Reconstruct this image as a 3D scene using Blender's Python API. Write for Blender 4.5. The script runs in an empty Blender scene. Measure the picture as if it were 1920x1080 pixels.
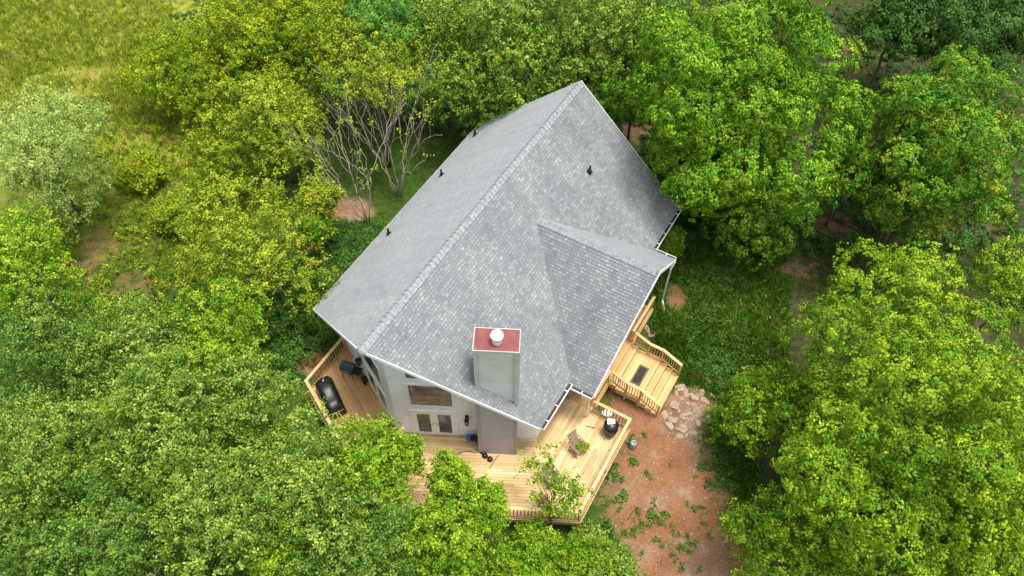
import bpy, bmesh, math
import numpy as np
from mathutils import Vector, Matrix

scene = bpy.context.scene
COL = scene.collection
# ---------------------------------------------------------------- camera, sky, sun, exposure
F, PITCH, ROLL, CAM_H = 1557.95, 53.253, 0.143, 34.397      # focal length in px of the 1920 frame
th, ro = math.radians(PITCH), math.radians(ROLL)
FWD = np.array([0, math.cos(th), -math.sin(th)])
_r = np.array([1.0, 0, 0]); _u = np.cross(_r, FWD)
RIGHT = math.cos(ro) * _r + math.sin(ro) * _u
UP = -math.sin(ro) * _r + math.cos(ro) * _u
cam = bpy.data.cameras.new('camera'); cam.sensor_width = 36.0
cam.lens = 36.0 * F / 1920.0; cam.clip_end = 2000; cam.clip_start = 0.5
co = bpy.data.objects.new('camera', cam); COL.objects.link(co)
M = Matrix(((RIGHT[0], UP[0], -FWD[0], 0), (RIGHT[1], UP[1], -FWD[1], 0), (RIGHT[2], UP[2], -FWD[2], CAM_H), (0, 0, 0, 1)))
co.matrix_world = M
scene.camera = co

SUN = Vector((0.19, -0.02, 0.95)).normalized()
world = bpy.data.worlds.new('World'); scene.world = world; world.use_nodes = True
nt = world.node_tree
sky = nt.nodes.new('ShaderNodeTexSky'); sky.sky_type = 'NISHITA'; sky.sun_disc = False
sky.sun_elevation = math.asin(SUN.z); sky.sun_rotation = math.atan2(SUN.x, SUN.y)
sky.air_density = 1.0; sky.dust_density = 4.0; sky.ozone_density = 1.0
bg = nt.nodes['Background']; bg.inputs['Strength'].default_value = 0.15
hs = nt.nodes.new('ShaderNodeHueSaturation'); hs.inputs['Saturation'].default_value = 0.32   # thin bright cloud
nt.links.new(sky.outputs['Color'], hs.inputs['Color']); nt.links.new(hs.outputs['Color'], bg.inputs['Color'])
sl = bpy.data.lights.new('sun', 'SUN'); sl.energy = 2.15; sl.angle = math.radians(16); sl.color = (1.0, 0.95, 0.87)
so = bpy.data.objects.new('sun', sl); COL.objects.link(so)
so.rotation_euler = SUN.to_track_quat('Z', 'Y').to_euler()
scene.view_settings.view_transform = 'Standard'; scene.view_settings.look = 'None'
scene.view_settings.exposure = 0.93; scene.view_settings.gamma = 1.0
cy = scene.cycles
cy.max_bounces = 6; cy.diffuse_bounces = 2; cy.glossy_bounces = 3; cy.transmission_bounces = 4; cy.transparent_max_bounces = 6
cy.use_denoising = True

# ---------------------------------------------------------------- helpers
PHI = math.radians(59.684)
AXIS = np.array([math.cos(PHI), math.sin(PHI)]); SIDE = np.array([math.sin(PHI), -math.cos(PHI)])
HX, HY = -5.655, 16.608                                       # tip of the roof prow in plan

def W(u, v, z=0.0):                                           # house plan (u along the ridge, v to its right) -> world
    return Vector((HX + AXIS[0] * u + SIDE[0] * v, HY + AXIS[1] * u + SIDE[1] * v, z))

def at(px, py, z):                                            # where a line of sight of the photo meets height z
    d = FWD + RIGHT * (px - 960) / F + UP * (540 - py) / F
    t = (z - CAM_H) / d[2]
    return Vector((d[0] * t, d[1] * t, z))

def uv_of(px, py, z):
    p = at(px, py, z); q = np.array([p.x - HX, p.y - HY])
    return float(q @ AXIS), float(q @ SIDE)

def depth(p):
    return float((np.array(p) - np.array([0, 0, CAM_H])) @ FWD)

def tag(o, label=None, cat=None, group=None, kind=None):
    if label: o['label'] = label
    if cat: o['category'] = cat
    if group: o['group'] = group
    if kind: o['kind'] = kind
    return o

def empty(name, loc, rz=0.0):
    o = bpy.data.objects.new(name, None); COL.objects.link(o)
    o.location = loc; o.rotation_euler = (0, 0, rz); o.empty_display_size = 0.3
    return o

class MB:
    """collects shapes for ONE mesh object"""
    def __init__(s): s.v = []; s.f = []; s.uv = {}; s.a = []; s.val = 0.5
    def face(s, pts, uvs=None):
        b = len(s.v); s.v += [tuple(p) for p in pts]; s.f.append(tuple(range(b, b + len(pts)))); s.a.append(s.val)
        if uvs: s.uv[len(s.f) - 1] = uvs
    def prism(s, poly, z0, z1):
        b = len(s.v); n = len(poly)
        s.v += [(p[0], p[1], z0) for p in poly] + [(p[0], p[1], z1) for p in poly]
        fs = [tuple(range(b + n - 1, b - 1, -1)), tuple(range(b + n, b + 2 * n))]
        fs += [(b + i, b + (i + 1) % n, b + n + (i + 1) % n, b + n + i) for i in range(n)]
        s.f += fs; s.a += [s.val] * len(fs)
    def hexa(s, p):                                           # 8 points: 4 below, 4 above
        b = len(s.v); s.v += [tuple(q) for q in p]
        fs = [(b + 3, b + 2, b + 1, b), (b + 4, b + 5, b + 6, b + 7)] + [(b + i, b + (i + 1) % 4, b + 4 + (i + 1) % 4, b + 4 + i) for i in range(4)]
        s.f += fs; s.a += [s.val] * 6
    def box(s, c, d, rz=0.0):
        cx, cy_, cz = c; x, y, z = d[0] / 2, d[1] / 2, d[2] / 2; ca, sa = math.cos(rz), math.sin(rz)
        q = [(cx + ca * a - sa * b, cy_ + sa * a + ca * b) for a, b in ((-x, -y), (x, -y), (x, y), (-x, y))]
        s.prism(q, cz - z, cz + z)
    def bar(s, p, q, w, h, upv=(0, 0, 1)):                    # square bar between two points
        p, q = Vector(p), Vector(q); d = (q - p).normalized(); up = Vector(upv)
        if abs(d.dot(up)) > 0.99: up = Vector((1, 0, 0))
        sd = d.cross(up).normalized() * w / 2; up = sd.cross(d).normalized() * h / 2
        s.hexa([p - sd - up, p + sd - up, q + sd - up, q - sd - up, p - sd + up, p + sd + up, q + sd + up, q - sd + up])
    def tube(s, pts, rad, n=8, cap=True):
        pts = [Vector(p) for p in pts]; rad = rad if hasattr(rad, '__len__') else [rad] * len(pts)
        rings = []; ref = None
        for i, p in enumerate(pts):
            d = (pts[min(i + 1, len(pts) - 1)] - pts[max(i - 1, 0)]).normalized()
            if ref is None: ref = Vector((1, 0, 0)) if abs(d.x) < 0.8 else Vector((0, 1, 0))
            a = d.cross(ref).normalized(); b_ = d.cross(a); ref = -d.cross(a).cross(d).cross(d) if False else ref
            b = len(s.v)
            s.v += [tuple(p + (a * math.cos(2 * math.pi * k / n) + b_ * math.sin(2 * math.pi * k / n)) * rad[i]) for k in range(n)]
            rings.append(b)
        for i in range(len(rings) - 1):
            for k in range(n):
                s.f.append((rings[i] + k, rings[i] + (k + 1) % n, rings[i + 1] + (k + 1) % n, rings[i + 1] + k)); s.a.append(s.val)
        if cap:
            for b in (rings[0], rings[-1]): s.f.append(tuple(range(b, b + n))); s.a.append(s.val)
    def lathe(s, c, prof, n=20):                              # prof: (radius, z)
        rings = []
        for r, z in prof:
            b = len(s.v); rings.append(b)
            s.v += [(c[0] + r * math.cos(2 * math.pi * k / n), c[1] + r * math.sin(2 * math.pi * k / n), c[2] + z) for k in range(n)]
        for i in range(len(rings) - 1):
            for k in range(n):
                s.f.append((rings[i] + k, rings[i] + (k + 1) % n, rings[i + 1] + (k + 1) % n, rings[i + 1] + k)); s.a.append(s.val)
        for b in (rings[0], rings[-1]): s.f.append(tuple(range(b, b + n))); s.a.append(s.val)
    def build(s, name, mat, parent=None, smooth=False, bevel=0.0, recalc=True):
        me = bpy.data.meshes.new(name); me.from_pydata(s.v, [], s.f); me.update()
        at_ = me.attributes.new('tone', 'FLOAT', 'FACE'); at_.data.foreach_set('value', s.a)
        if s.uv:
            ul = me.uv_layers.new(name='UVMap')
            for fi, us in s.uv.items():
                for li, q in zip(me.polygons[fi].loop_indices, us): ul.data[li].uv = q
        if recalc:
            bm = bmesh.new(); bm.from_mesh(me); bmesh.ops.recalc_face_normals(bm, faces=bm.faces); bm.to_mesh(me); bm.free()
        if smooth: me.polygons.foreach_set('use_smooth', [True] * len(me.polygons))
        me.materials.append(mat)
        o = bpy.data.objects.new(name, me); COL.objects.link(o); o.parent = parent
        if bevel:
            b = o.modifiers.new('bevel', 'BEVEL'); b.width = bevel; b.segments = 2; b.limit_method = 'ANGLE'
        return o

def clip(poly, nx, ny, c):                                    # keep nx*x+ny*y<=c
    out = []
    for i in range(len(poly)):
        a, b = poly[i], poly[(i + 1) % len(poly)]
        da, db = nx * a[0] + ny * a[1] - c, nx * b[0] + ny * b[1] - c
        if da <= 0: out.append(a)
        if (da < 0 < db) or (db < 0 < da):
            t = da / (da - db); out.append((a[0] + t * (b[0] - a[0]), a[1] + t * (b[1] - a[1])))
    return out

# ---------------------------------------------------------------- materials
def new_mat(name):
    m = bpy.data.materials.new(name); m.use_nodes = True
    return m, m.node_tree, m.node_tree.nodes['Principled BSDF']

def N(t, kind, **kw):
    n = t.nodes.new(kind)
    for k, v in kw.items():
        if k.startswith('i_'): n.inputs[k[2:].replace('_', ' ')].default_value = v
        else: setattr(n, k, v)
    return n

def ramp(t, stops, fac):
    r = t.nodes.new('ShaderNodeValToRGB'); e = r.color_ramp.elements
    while len(e) < len(stops): e.new(0.5)
    for x, (p, c) in zip(e, stops): x.position = p; x.color = (*c, 1)
    t.links.new(fac, r.inputs['Fac']); return r.outputs['Color']

def mix(t, a, b, fac, mode='MIX'):
    m = t.nodes.new('ShaderNodeMix'); m.data_type = 'RGBA'; m.blend_type = mode
    for sock, v in ((m.inputs['Factor'], fac), (m.inputs['A'], a), (m.inputs['B'], b)):
        if hasattr(v, 'is_output'): t.links.new(v, sock)
        elif isinstance(v, (int, float)): sock.default_value = v
        else: sock.default_value = (*v, 1)
    return m.outputs['Result']

def plain(name, col, rough=0.6, spec=0.4, metal=0.0, var=0.12, scale=6.0, bump=0.0, bscale=60.0, grime=None):
    m, t, p = new_mat(name)
    tc = N(t, 'ShaderNodeTexCoord'); n = N(t, 'ShaderNodeTexNoise'); n.inputs['Scale'].default_value = scale; n.inputs['Detail'].default_value = 5
    t.links.new(tc.outputs['Object'], n.inputs['Vector'])
    c = ramp(t, [(0.3, tuple(x * (1 - var) for x in col)), (0.7, tuple(min(1, x * (1 + var)) for x in col))], n.outputs['Fac'])
    t.links.new(c, p.inputs['Base Color'])
    p.inputs['Roughness'].default_value = rough; p.inputs['Specular IOR Level'].default_value = spec; p.inputs['Metallic'].default_value = metal
    if bump:
        n2 = N(t, 'ShaderNodeTexNoise'); n2.inputs['Scale'].default_value = bscale; t.links.new(tc.outputs['Object'], n2.inputs['Vector'])
        b = N(t, 'ShaderNodeBump'); b.inputs['Strength'].default_value = bump; b.inputs['Distance'].default_value = 0.01
        t.links.new(n2.outputs['Fac'], b.inputs['Height']); t.links.new(b.outputs['Normal'], p.inputs['Normal'])
    return m

def wood(name, lo, hi, stain, rough=0.65):
    """sawn timber: tone per board plus grain, knots and stains"""
    m, t, p = new_mat(name)
    tc = N(t, 'ShaderNodeTexCoord'); a = N(t, 'ShaderNodeAttribute', attribute_name='tone')
    n = N(t, 'ShaderNodeTexNoise'); n.inputs['Scale'].default_value = 1.6; n.inputs['Detail'].default_value = 8; n.inputs['Roughness'].default_value = 0.65
    t.links.new(tc.outputs['Object'], n.inputs['Vector'])
    k = N(t, 'ShaderNodeTexNoise'); k.inputs['Scale'].default_value = 14; k.inputs['Detail'].default_value = 3
    t.links.new(tc.outputs['Object'], k.inputs['Vector'])
    ad = N(t, 'ShaderNodeMath', operation='MULTIPLY_ADD'); t.links.new(n.outputs['Fac'], ad.inputs[0]); ad.inputs[1].default_value = 0.45
    t.links.new(a.outputs['Fac'], ad.inputs[2])
    sb = N(t, 'ShaderNodeMath', operation='SUBTRACT'); t.links.new(ad.outputs[0], sb.inputs[0]); sb.inputs[1].default_value = 0.22
    c = ramp(t, [(0.1, lo), (0.9, hi)], sb.outputs[0])
    kr = ramp(t, [(0.62, (0, 0, 0)), (0.78, (0.7, 0.7, 0.7))], k.outputs['Fac'])
    c = mix(t, c, stain, kr)
    w = N(t, 'ShaderNodeTexNoise'); w.inputs['Scale'].default_value = 0.55; w.inputs['Detail'].default_value = 4; t.links.new(tc.outputs['Object'], w.inputs['Vector'])
    c = mix(t, c, ramp(t, [(.32, (.76, .74, .72)), (.62, (1.06, 1.05, 1.03))], w.outputs['Fac']), 1.0, 'MULTIPLY')
    t.links.new(c, p.inputs['Base Color']); p.inputs['Roughness'].default_value = rough; p.inputs['Specular IOR Level'].default_value = 0.25
    b = N(t, 'ShaderNodeBump'); b.inputs['Strength'].default_value = 0.25; b.inputs['Distance'].default_value = 0.01
    t.links.new(k.outputs['Fac'], b.inputs['Height']); t.links.new(b.outputs['Normal'], p.inputs['Normal'])
    return m

def shingle(name, tint=(1, 1, 1)):
    m, t, p = new_mat(name)
    uv = N(t, 'ShaderNodeUVMap'); uv.uv_map = 'UVMap'
    br = N(t, 'ShaderNodeTexBrick'); br.offset = 0.37; br.offset_frequency = 2; br.squash = 0.7; br.squash_frequency = 3
    br.inputs['Scale'].default_value = 1.0; br.inputs['Brick Width'].default_value = 0.21; br.inputs['Row Height'].default_value = 0.146
    br.inputs['Mortar Size'].default_value = 0.009; br.inputs['Mortar Smooth'].default_value = 0.3; br.inputs['Bias'].default_value = 0.0
    br.inputs['Color1'].default_value = (0.0, 0.0, 0.0, 1); br.inputs['Color2'].default_value = (1, 1, 1, 1); br.inputs['Mortar'].default_value = (0.1, 0.1, 0.1, 1)
    t.links.new(uv.outputs['UV'], br.inputs['Vector'])
    rgb = N(t, 'ShaderNodeSeparateColor'); t.links.new(br.outputs['Color'], rgb.inputs['Color'])
    S = lambda r, g, b: (r * tint[0], g * tint[1], b * tint[2])
    c = ramp(t, [(0.0, S(.165, .175, .181)), (0.3, S(.190, .201, .206)), (0.75, S(.222, .233, .238)), (1.0, S(.270, .281, .285))], rgb.outputs['Red'])
    big = N(t, 'ShaderNodeTexNoise'); big.inputs['Scale'].default_value = 0.45; big.inputs['Detail'].default_value = 3
    fine = N(t, 'ShaderNodeTexNoise'); fine.inputs['Scale'].default_value = 26; fine.inputs['Detail'].default_value = 2
    for q in (big, fine): t.links.new(uv.outputs['UV'], q.inputs['Vector'])
    c = mix(t, c, ramp(t, [(0.35, (.88, .89, .90)), (0.65, (1.08, 1.08, 1.07))], big.outputs['Fac']), 1.0, 'MULTIPLY')
    c = mix(t, c, ramp(t, [(0.3, (.75, .75, .76)), (0.7, (1.2, 1.2, 1.2))], fine.outputs['Fac']), 1.0, 'MULTIPLY')
    stm = N(t, 'ShaderNodeMapping'); stm.inputs['Scale'].default_value = (1.6, .14, 1); t.links.new(uv.outputs['UV'], stm.inputs[0])
    stn = N(t, 'ShaderNodeTexNoise'); stn.inputs['Scale'].default_value = 1.0; stn.inputs['Detail'].default_value = 5; t.links.new(stm.outputs[0], stn.inputs['Vector'])
    c = mix(t, c, ramp(t, [(.35, (.86, .87, .87)), (.6, (1.05, 1.05, 1.04))], stn.outputs['Fac']), 1.0, 'MULTIPLY')   # rain streaks down the slope
    c = mix(t, c, (0.075, 0.082, 0.092), br.outputs['Fac'])
    sv = N(t, 'ShaderNodeSeparateXYZ'); t.links.new(uv.outputs['UV'], sv.inputs[0])
    dv = N(t, 'ShaderNodeMath', operation='DIVIDE'); dv.inputs[1].default_value = 0.146; t.links.new(sv.outputs['Y'], dv.inputs[0])
    fr = N(t, 'ShaderNodeMath', operation='FRACT'); t.links.new(dv.outputs[0], fr.inputs[0])
    edge = ramp(t, [(.16, (1, 1, 1)), (.26, (0, 0, 0))], fr.outputs[0]); tabs = ramp(t, [(.42, (.1, .1, .1)), (.55, (.62, .62, .62))], rgb.outputs['Red'])
    c = mix(t, c, (0.085, 0.092, 0.102), mix(t, edge, tabs, 1.0, 'MULTIPLY'))     # shadow line painted along the lower edge of the thick tabs
    t.links.new(c, p.inputs['Base Color']); p.inputs['Roughness'].default_value = 0.75; p.inputs['Specular IOR Level'].default_value = 0.3
    p.inputs['Sheen Weight'].default_value = 1.0; p.inputs['Sheen Roughness'].default_value = 0.4; p.inputs['Sheen Tint'].default_value = (.9, .95, 1, 1)
    b = N(t, 'ShaderNodeBump'); b.inputs['Strength'].default_value = 0.5; b.inputs['Distance'].default_value = 0.012
    t.links.new(rgb.outputs['Red'], b.inputs['Height']); t.links.new(b.outputs['Normal'], p.inputs['Normal'])
    return m

def siding(name, col, pitch, vertical=True):
    m, t, p = new_mat(name)
    tc = N(t, 'ShaderNodeTexCoord'); sx = N(t, 'ShaderNodeSeparateXYZ'); t.links.new(tc.outputs['UV'], sx.inputs[0])
    mo = N(t, 'ShaderNodeMath', operation='FRACT'); dv = N(t, 'ShaderNodeMath', operation='DIVIDE'); dv.inputs[1].default_value = pitch
    t.links.new(sx.outputs['X' if vertical else 'Y'], dv.inputs[0]); t.links.new(dv.outputs[0], mo.inputs[0])
    g = ramp(t, [(0.0, (0.78, 0.78, 0.78)), (0.07, (1, 1, 1))], mo.outputs[0])
    n = N(t, 'ShaderNodeTexNoise'); n.inputs['Scale'].default_value = 1.5; n.inputs['Detail'].default_value = 6; t.links.new(tc.outputs['Object'], n.inputs['Vector'])
    c = ramp(t, [(0.3, tuple(x * .9 for x in col)), (0.7, tuple(min(1, x * 1.06) for x in col))], n.outputs['Fac'])
    c = mix(t, c, g, 1.0, 'MULTIPLY')
    t.links.new(c, p.inputs['Base Color']); p.inputs['Roughness'].default_value = 0.55
    b = N(t, 'ShaderNodeBump'); b.inputs['Strength'].default_value = 0.6; b.inputs['Distance'].default_value = 0.01
    t.links.new(g, b.inputs['Height']); t.links.new(b.outputs['Normal'], p.inputs['Normal'])
    return m

def leaf_mat(name, dark, mid, light, accent=None, nscale=0.5, trans=0.15, rough=0.6, gloss=0.12):
    m, t, p = new_mat(name)
    tc = N(t, 'ShaderNodeTexCoord'); a = N(t, 'ShaderNodeAttribute', attribute_name='tone')
    n = N(t, 'ShaderNodeTexNoise'); n.inputs['Scale'].default_value = nscale; n.inputs['Detail'].default_value = 3
    t.links.new(tc.outputs['Object'], n.inputs['Vector'])
    ma = N(t, 'ShaderNodeMath', operation='MULTIPLY_ADD'); t.links.new(n.outputs['Fac'], ma.inputs[0]); ma.inputs[1].default_value = 0.9
    t.links.new(a.outputs['Fac'], ma.inputs[2])
    sb = N(t, 'ShaderNodeMath', operation='SUBTRACT'); t.links.new(ma.outputs[0], sb.inputs[0]); sb.inputs[1].default_value = 0.45
    c = ramp(t, [(0.08, dark), (0.5, mid), (0.95, light)], sb.outputs[0])
    if accent:
        n2 = N(t, 'ShaderNodeTexNoise'); n2.inputs['Scale'].default_value = 0.8; n2.inputs['Detail'].default_value = 2
        mp = N(t, 'ShaderNodeMapping'); mp.inputs['Location'].default_value = (7, 3, 1); t.links.new(tc.outputs['Object'], mp.inputs[0]); t.links.new(mp.outputs[0], n2.inputs['Vector'])
        c = mix(t, c, accent, ramp(t, [(0.6, (0, 0, 0)), (0.72, (0.75, 0.75, 0.75))], n2.outputs['Fac']))
    t.links.new(c, p.inputs['Base Color']); p.inputs['Roughness'].default_value = rough; p.inputs['Specular IOR Level'].default_value = gloss
    tr = N(t, 'ShaderNodeBsdfTranslucent'); tcol = mix(t, c, (1.25, 1.35, 0.55), 1.0, 'MULTIPLY'); t.links.new(tcol, tr.inputs['Color'])
    ms = N(t, 'ShaderNodeMixShader'); ms.inputs[0].default_value = trans
    t.links.new(p.outputs[0], ms.inputs[1]); t.links.new(tr.outputs[0], ms.inputs[2])
    t.links.new(ms.outputs[0], t.nodes['Material Output'].inputs['Surface'])
    return m

MAT = {}
MAT['shingle'] = shingle('grey_shingles')
MAT['cap'] = plain('ridge_shingle', (.245, .257, .265), .8, .3, var=.3, scale=9, bump=.3)
MAT['white'] = plain('white_trim', (.84, .84, .84), .45, .4, var=.05, scale=3)
MAT['board'] = siding('white_board_siding', (.88, .91, .95), .2)
MAT['chimney_up'] = siding('pale_chimney_panel', (.57, .59, .57), .42, False)
MAT['chimney_low'] = siding('shaded_chimney_panel', (.36, .345, .39), .42, False)  # lower panel: shade of the roof overhang put into the colour
MAT['red'] = plain('red_metal_cap', (.18, .045, .040), .45, .4, var=.22, scale=2.5)
MAT['flue'] = plain('white_flue', (.75, .74, .71), .4, .4, var=.12, scale=8)
MAT['gutter'] = plain('gutter_white', (.74, .74, .72), .4, .4, var=.06)
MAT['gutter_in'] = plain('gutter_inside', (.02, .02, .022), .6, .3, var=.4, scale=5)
MAT['black'] = plain('black_plastic', (.012, .012, .013), .35, .4, var=.3)
MAT['cover'] = plain('black_vinyl_cover', (.010, .011, .013), .38, .45, var=.3, bump=.5, bscale=7)
MAT['teal'] = plain('teal_plastic', (.035, .06, .072), .4, .4, var=.2)
MAT['steel'] = plain('dull_steel', (.32, .33, .34), .4, .5, .6, var=.2)
MAT['wood'] = wood('new_pine', (.46, .29, .13), (.72, .52, .28), (.34, .18, .07))
MAT['wood_rail'] = wood('rail_pine', (.50, .33, .14), (.66, .47, .235), (.40, .23, .09))
MAT['wood_left'] = wood('shaded_amber_pine', (.50, .285, .115), (.70, .45, .205), (.32, .16, .06))  # same pine, house shade on the left deck put into its tone; treads share it
MAT['old_wood'] = wood('weathered_teak', (.16, .115, .085), (.30, .225, .17), (.12, .085, .06))
MAT['bark'] = plain('bark', (.11, .088, .068), .9, .1, var=.35, scale=9, bump=.8, bscale=30)
MAT['bare_bark'] = plain('smooth_pale_bark', (.46, .39, .31), .8, .2, var=.3, scale=5)
MAT['rock'] = plain('tan_rock', (.33, .25, .18), .9, .2, var=.4, scale=2.5, bump=.8, bscale=14)
MAT['blue'] = plain('blue_plastic', (.02, .13, .42), .4, .4)
MAT['greybox'] = plain('tan_grey_plastic', (.27, .235, .20), .6, .3)
MAT['terracotta'] = plain('terracotta', (.22, .075, .04), .8, .2)
MAT['rubber'] = plain('dark_rubber_mat', (.035, .033, .032), .8, .2, var=.4, scale=20)
MAT['gold'] = plain('gold_mat_border', (.35, .22, .05), .7, .2)
MAT['foundation'] = plain('grey_block', (.22, .2, .185), .9, .2, var=.2, bump=.5)

def glass_mat():
    m, t, p = new_mat('window_glass')
    tc = N(t, 'ShaderNodeTexCoord'); n = N(t, 'ShaderNodeTexNoise'); n.inputs['Scale'].default_value = 1.5; n.inputs['Detail'].default_value = 2; n.inputs['Distortion'].default_value = .6
    t.links.new(tc.outputs['Object'], n.inputs['Vector'])
    c = ramp(t, [(0.36, (.022, .027, .032)), (0.50, (.055, .066, .078)), (0.60, (.10, .12, .14)), (0.70, (.24, .28, .32))], n.outputs['Fac'])   # mottling painted in for reflections and the room behind
    t.links.new(c, p.inputs['Base Color']); p.inputs['Roughness'].default_value = 0.04; p.inputs['Specular IOR Level'].default_value = 0.6
    return m
MAT['glass'] = glass_mat()

LEAF = {
 'maple':   leaf_mat('maple_leaves', (.035, .120, .008), (.105, .250, .010), (.37, .53, .035), (.20, .33, .012), .55),
 'maple_dark': leaf_mat('deep_maple_leaves', (.035, .115, .010), (.090, .225, .014), (.28, .41, .030), (.36, .30, .02), .6),
 'yellow_maple': leaf_mat('yellow_green_maple_leaves', (.042, .125, .008), (.140, .268, .010), (.40, .50, .030), (.085, .21, .012), .4),
 'fine':    leaf_mat('small_glossy_leaves', (.035, .105, .008), (.105, .225, .010), (.38, .48, .055), (.26, .35, .010), .5, gloss=.28, rough=.45),
 'thicket': leaf_mat('thicket_leaves', (.032, .092, .008), (.105, .208, .012), (.40, .48, .075), (.19, .29, .012), .4, gloss=.28, rough=.45),
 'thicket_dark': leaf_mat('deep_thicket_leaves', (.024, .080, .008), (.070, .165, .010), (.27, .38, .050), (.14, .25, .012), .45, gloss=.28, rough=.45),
 'thicket_y': leaf_mat('bright_thicket_leaves', (.040, .125, .006), (.120, .255, .008), (.42, .52, .040), (.20, .30, .012), .5),
 'yellow':  leaf_mat('yellow_spring_leaves', (.060, .120, .008), (.185, .272, .014), (.47, .51, .045), (.30, .30, .012), .5),
 'yellowgreen': leaf_mat('yellow_green_leaves', (.055, .125, .006), (.165, .265, .008), (.44, .48, .022), (.34, .30, .010), .4),
 'pale':    leaf_mat('pale_grey_green_leaves', (.125, .205, .040), (.260, .360, .080), (.48, .55, .16), None, .5),
 'blue':    leaf_mat('cool_green_leaves', (.050, .165, .022), (.110, .280, .035), (.22, .40, .06), None, .5),
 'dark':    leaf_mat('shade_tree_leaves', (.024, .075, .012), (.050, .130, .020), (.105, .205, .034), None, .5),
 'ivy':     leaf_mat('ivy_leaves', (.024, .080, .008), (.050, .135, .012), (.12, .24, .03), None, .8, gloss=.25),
 'grass':   leaf_mat('grass_blades', (.030, .085, .008), (.070, .165, .012), (.18, .27, .03), (.20, .17, .05), .5),
 'meadow':  leaf_mat('meadow_blades', (.125, .175, .012), (.205, .265, .020), (.36, .40, .05), (.36, .30, .08), .25),
}

# ---------------------------------------------------------------- ground
def sstep(a, b, x):
    t = np.clip((x - a) / (b - a), 0, 1); return t * t * (3 - 2 * t)

def gz(x, y):
    x = np.asarray(x, float); y = np.asarray(y, float)
    z = -1.05 + 0.45 * sstep(-3, -12, x) * sstep(16, 24, y) - 0.9 * sstep(17, 8, y) - 0.5 * sstep(8, 25, x)
    z = z + 0.07 * np.sin(x * 0.9 + 1.3) * np.cos(y * 0.8) + 0.05 * np.sin(x * 2.1 + y * 1.7) + 0.5 * sstep(38, 70, y)
    return z

DIRT = []                                                     # bare earth: x, y, radius x, radius y, strength
for px, py, rx, ry, s in ((1250, 930, 3.0, 4.0, 1.25), (1290, 1040, 3.6, 2.4, 1.1), (1195, 800, 1.8, 1.9, 1.1), (1290, 770, 1.5, 1.5, 1.0), (1180, 740, 1.4, 1.2, 1.1),
                          (655, 402, 1.5, 1.0, 1.5), (590, 440, 1.1, 2.0, 1.1), (190, 480, 1.8, 3.2, .95), (250, 545, 2.2, 1.6, .9), (165, 150, 3.2, 1.0, .8), (140, 190, 3, 1.0, .8),
                          (1490, 500, 1.8, .9, .95), (1560, 420, 2.6, 1.4, 1.0), (1200, 245, 2.5, 1.5, 1.0), (1860, 420, 1.6, 2.2, .8), (1600, 90, 1.6, 4.0, .8), (1890, 150, 1.5, 3, .8),
                          (590, 690, 1.2, 1.0, 1.0), (1270, 560, .8, 1.2, .8), (1340, 700, 1.4, .9, .7), (540, 640, 1.0, 1.0, .5)):
    p = at(px, py, -1.1); DIRT.append((p.x, p.y, rx, ry, s * (.62 if (py < 520 and px > 900) else .66 if px < 300 else 1)))

def dirt(x, y):
    d = np.zeros_like(np.asarray(x, float))
    for cx, cy_, rx, ry, s in DIRT: d = np.maximum(d, s * np.exp(-(((x - cx) / rx) ** 2 + ((y - cy_) / ry) ** 2) ** 1.4))
    return d

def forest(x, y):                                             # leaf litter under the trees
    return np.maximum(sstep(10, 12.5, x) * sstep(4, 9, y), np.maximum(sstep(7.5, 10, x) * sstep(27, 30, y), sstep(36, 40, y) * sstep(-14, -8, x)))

def meadow(x, y):                                             # the open yellow-green field, far left
    return sstep(-12, -19, x) * sstep(26, 36, y)

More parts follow.
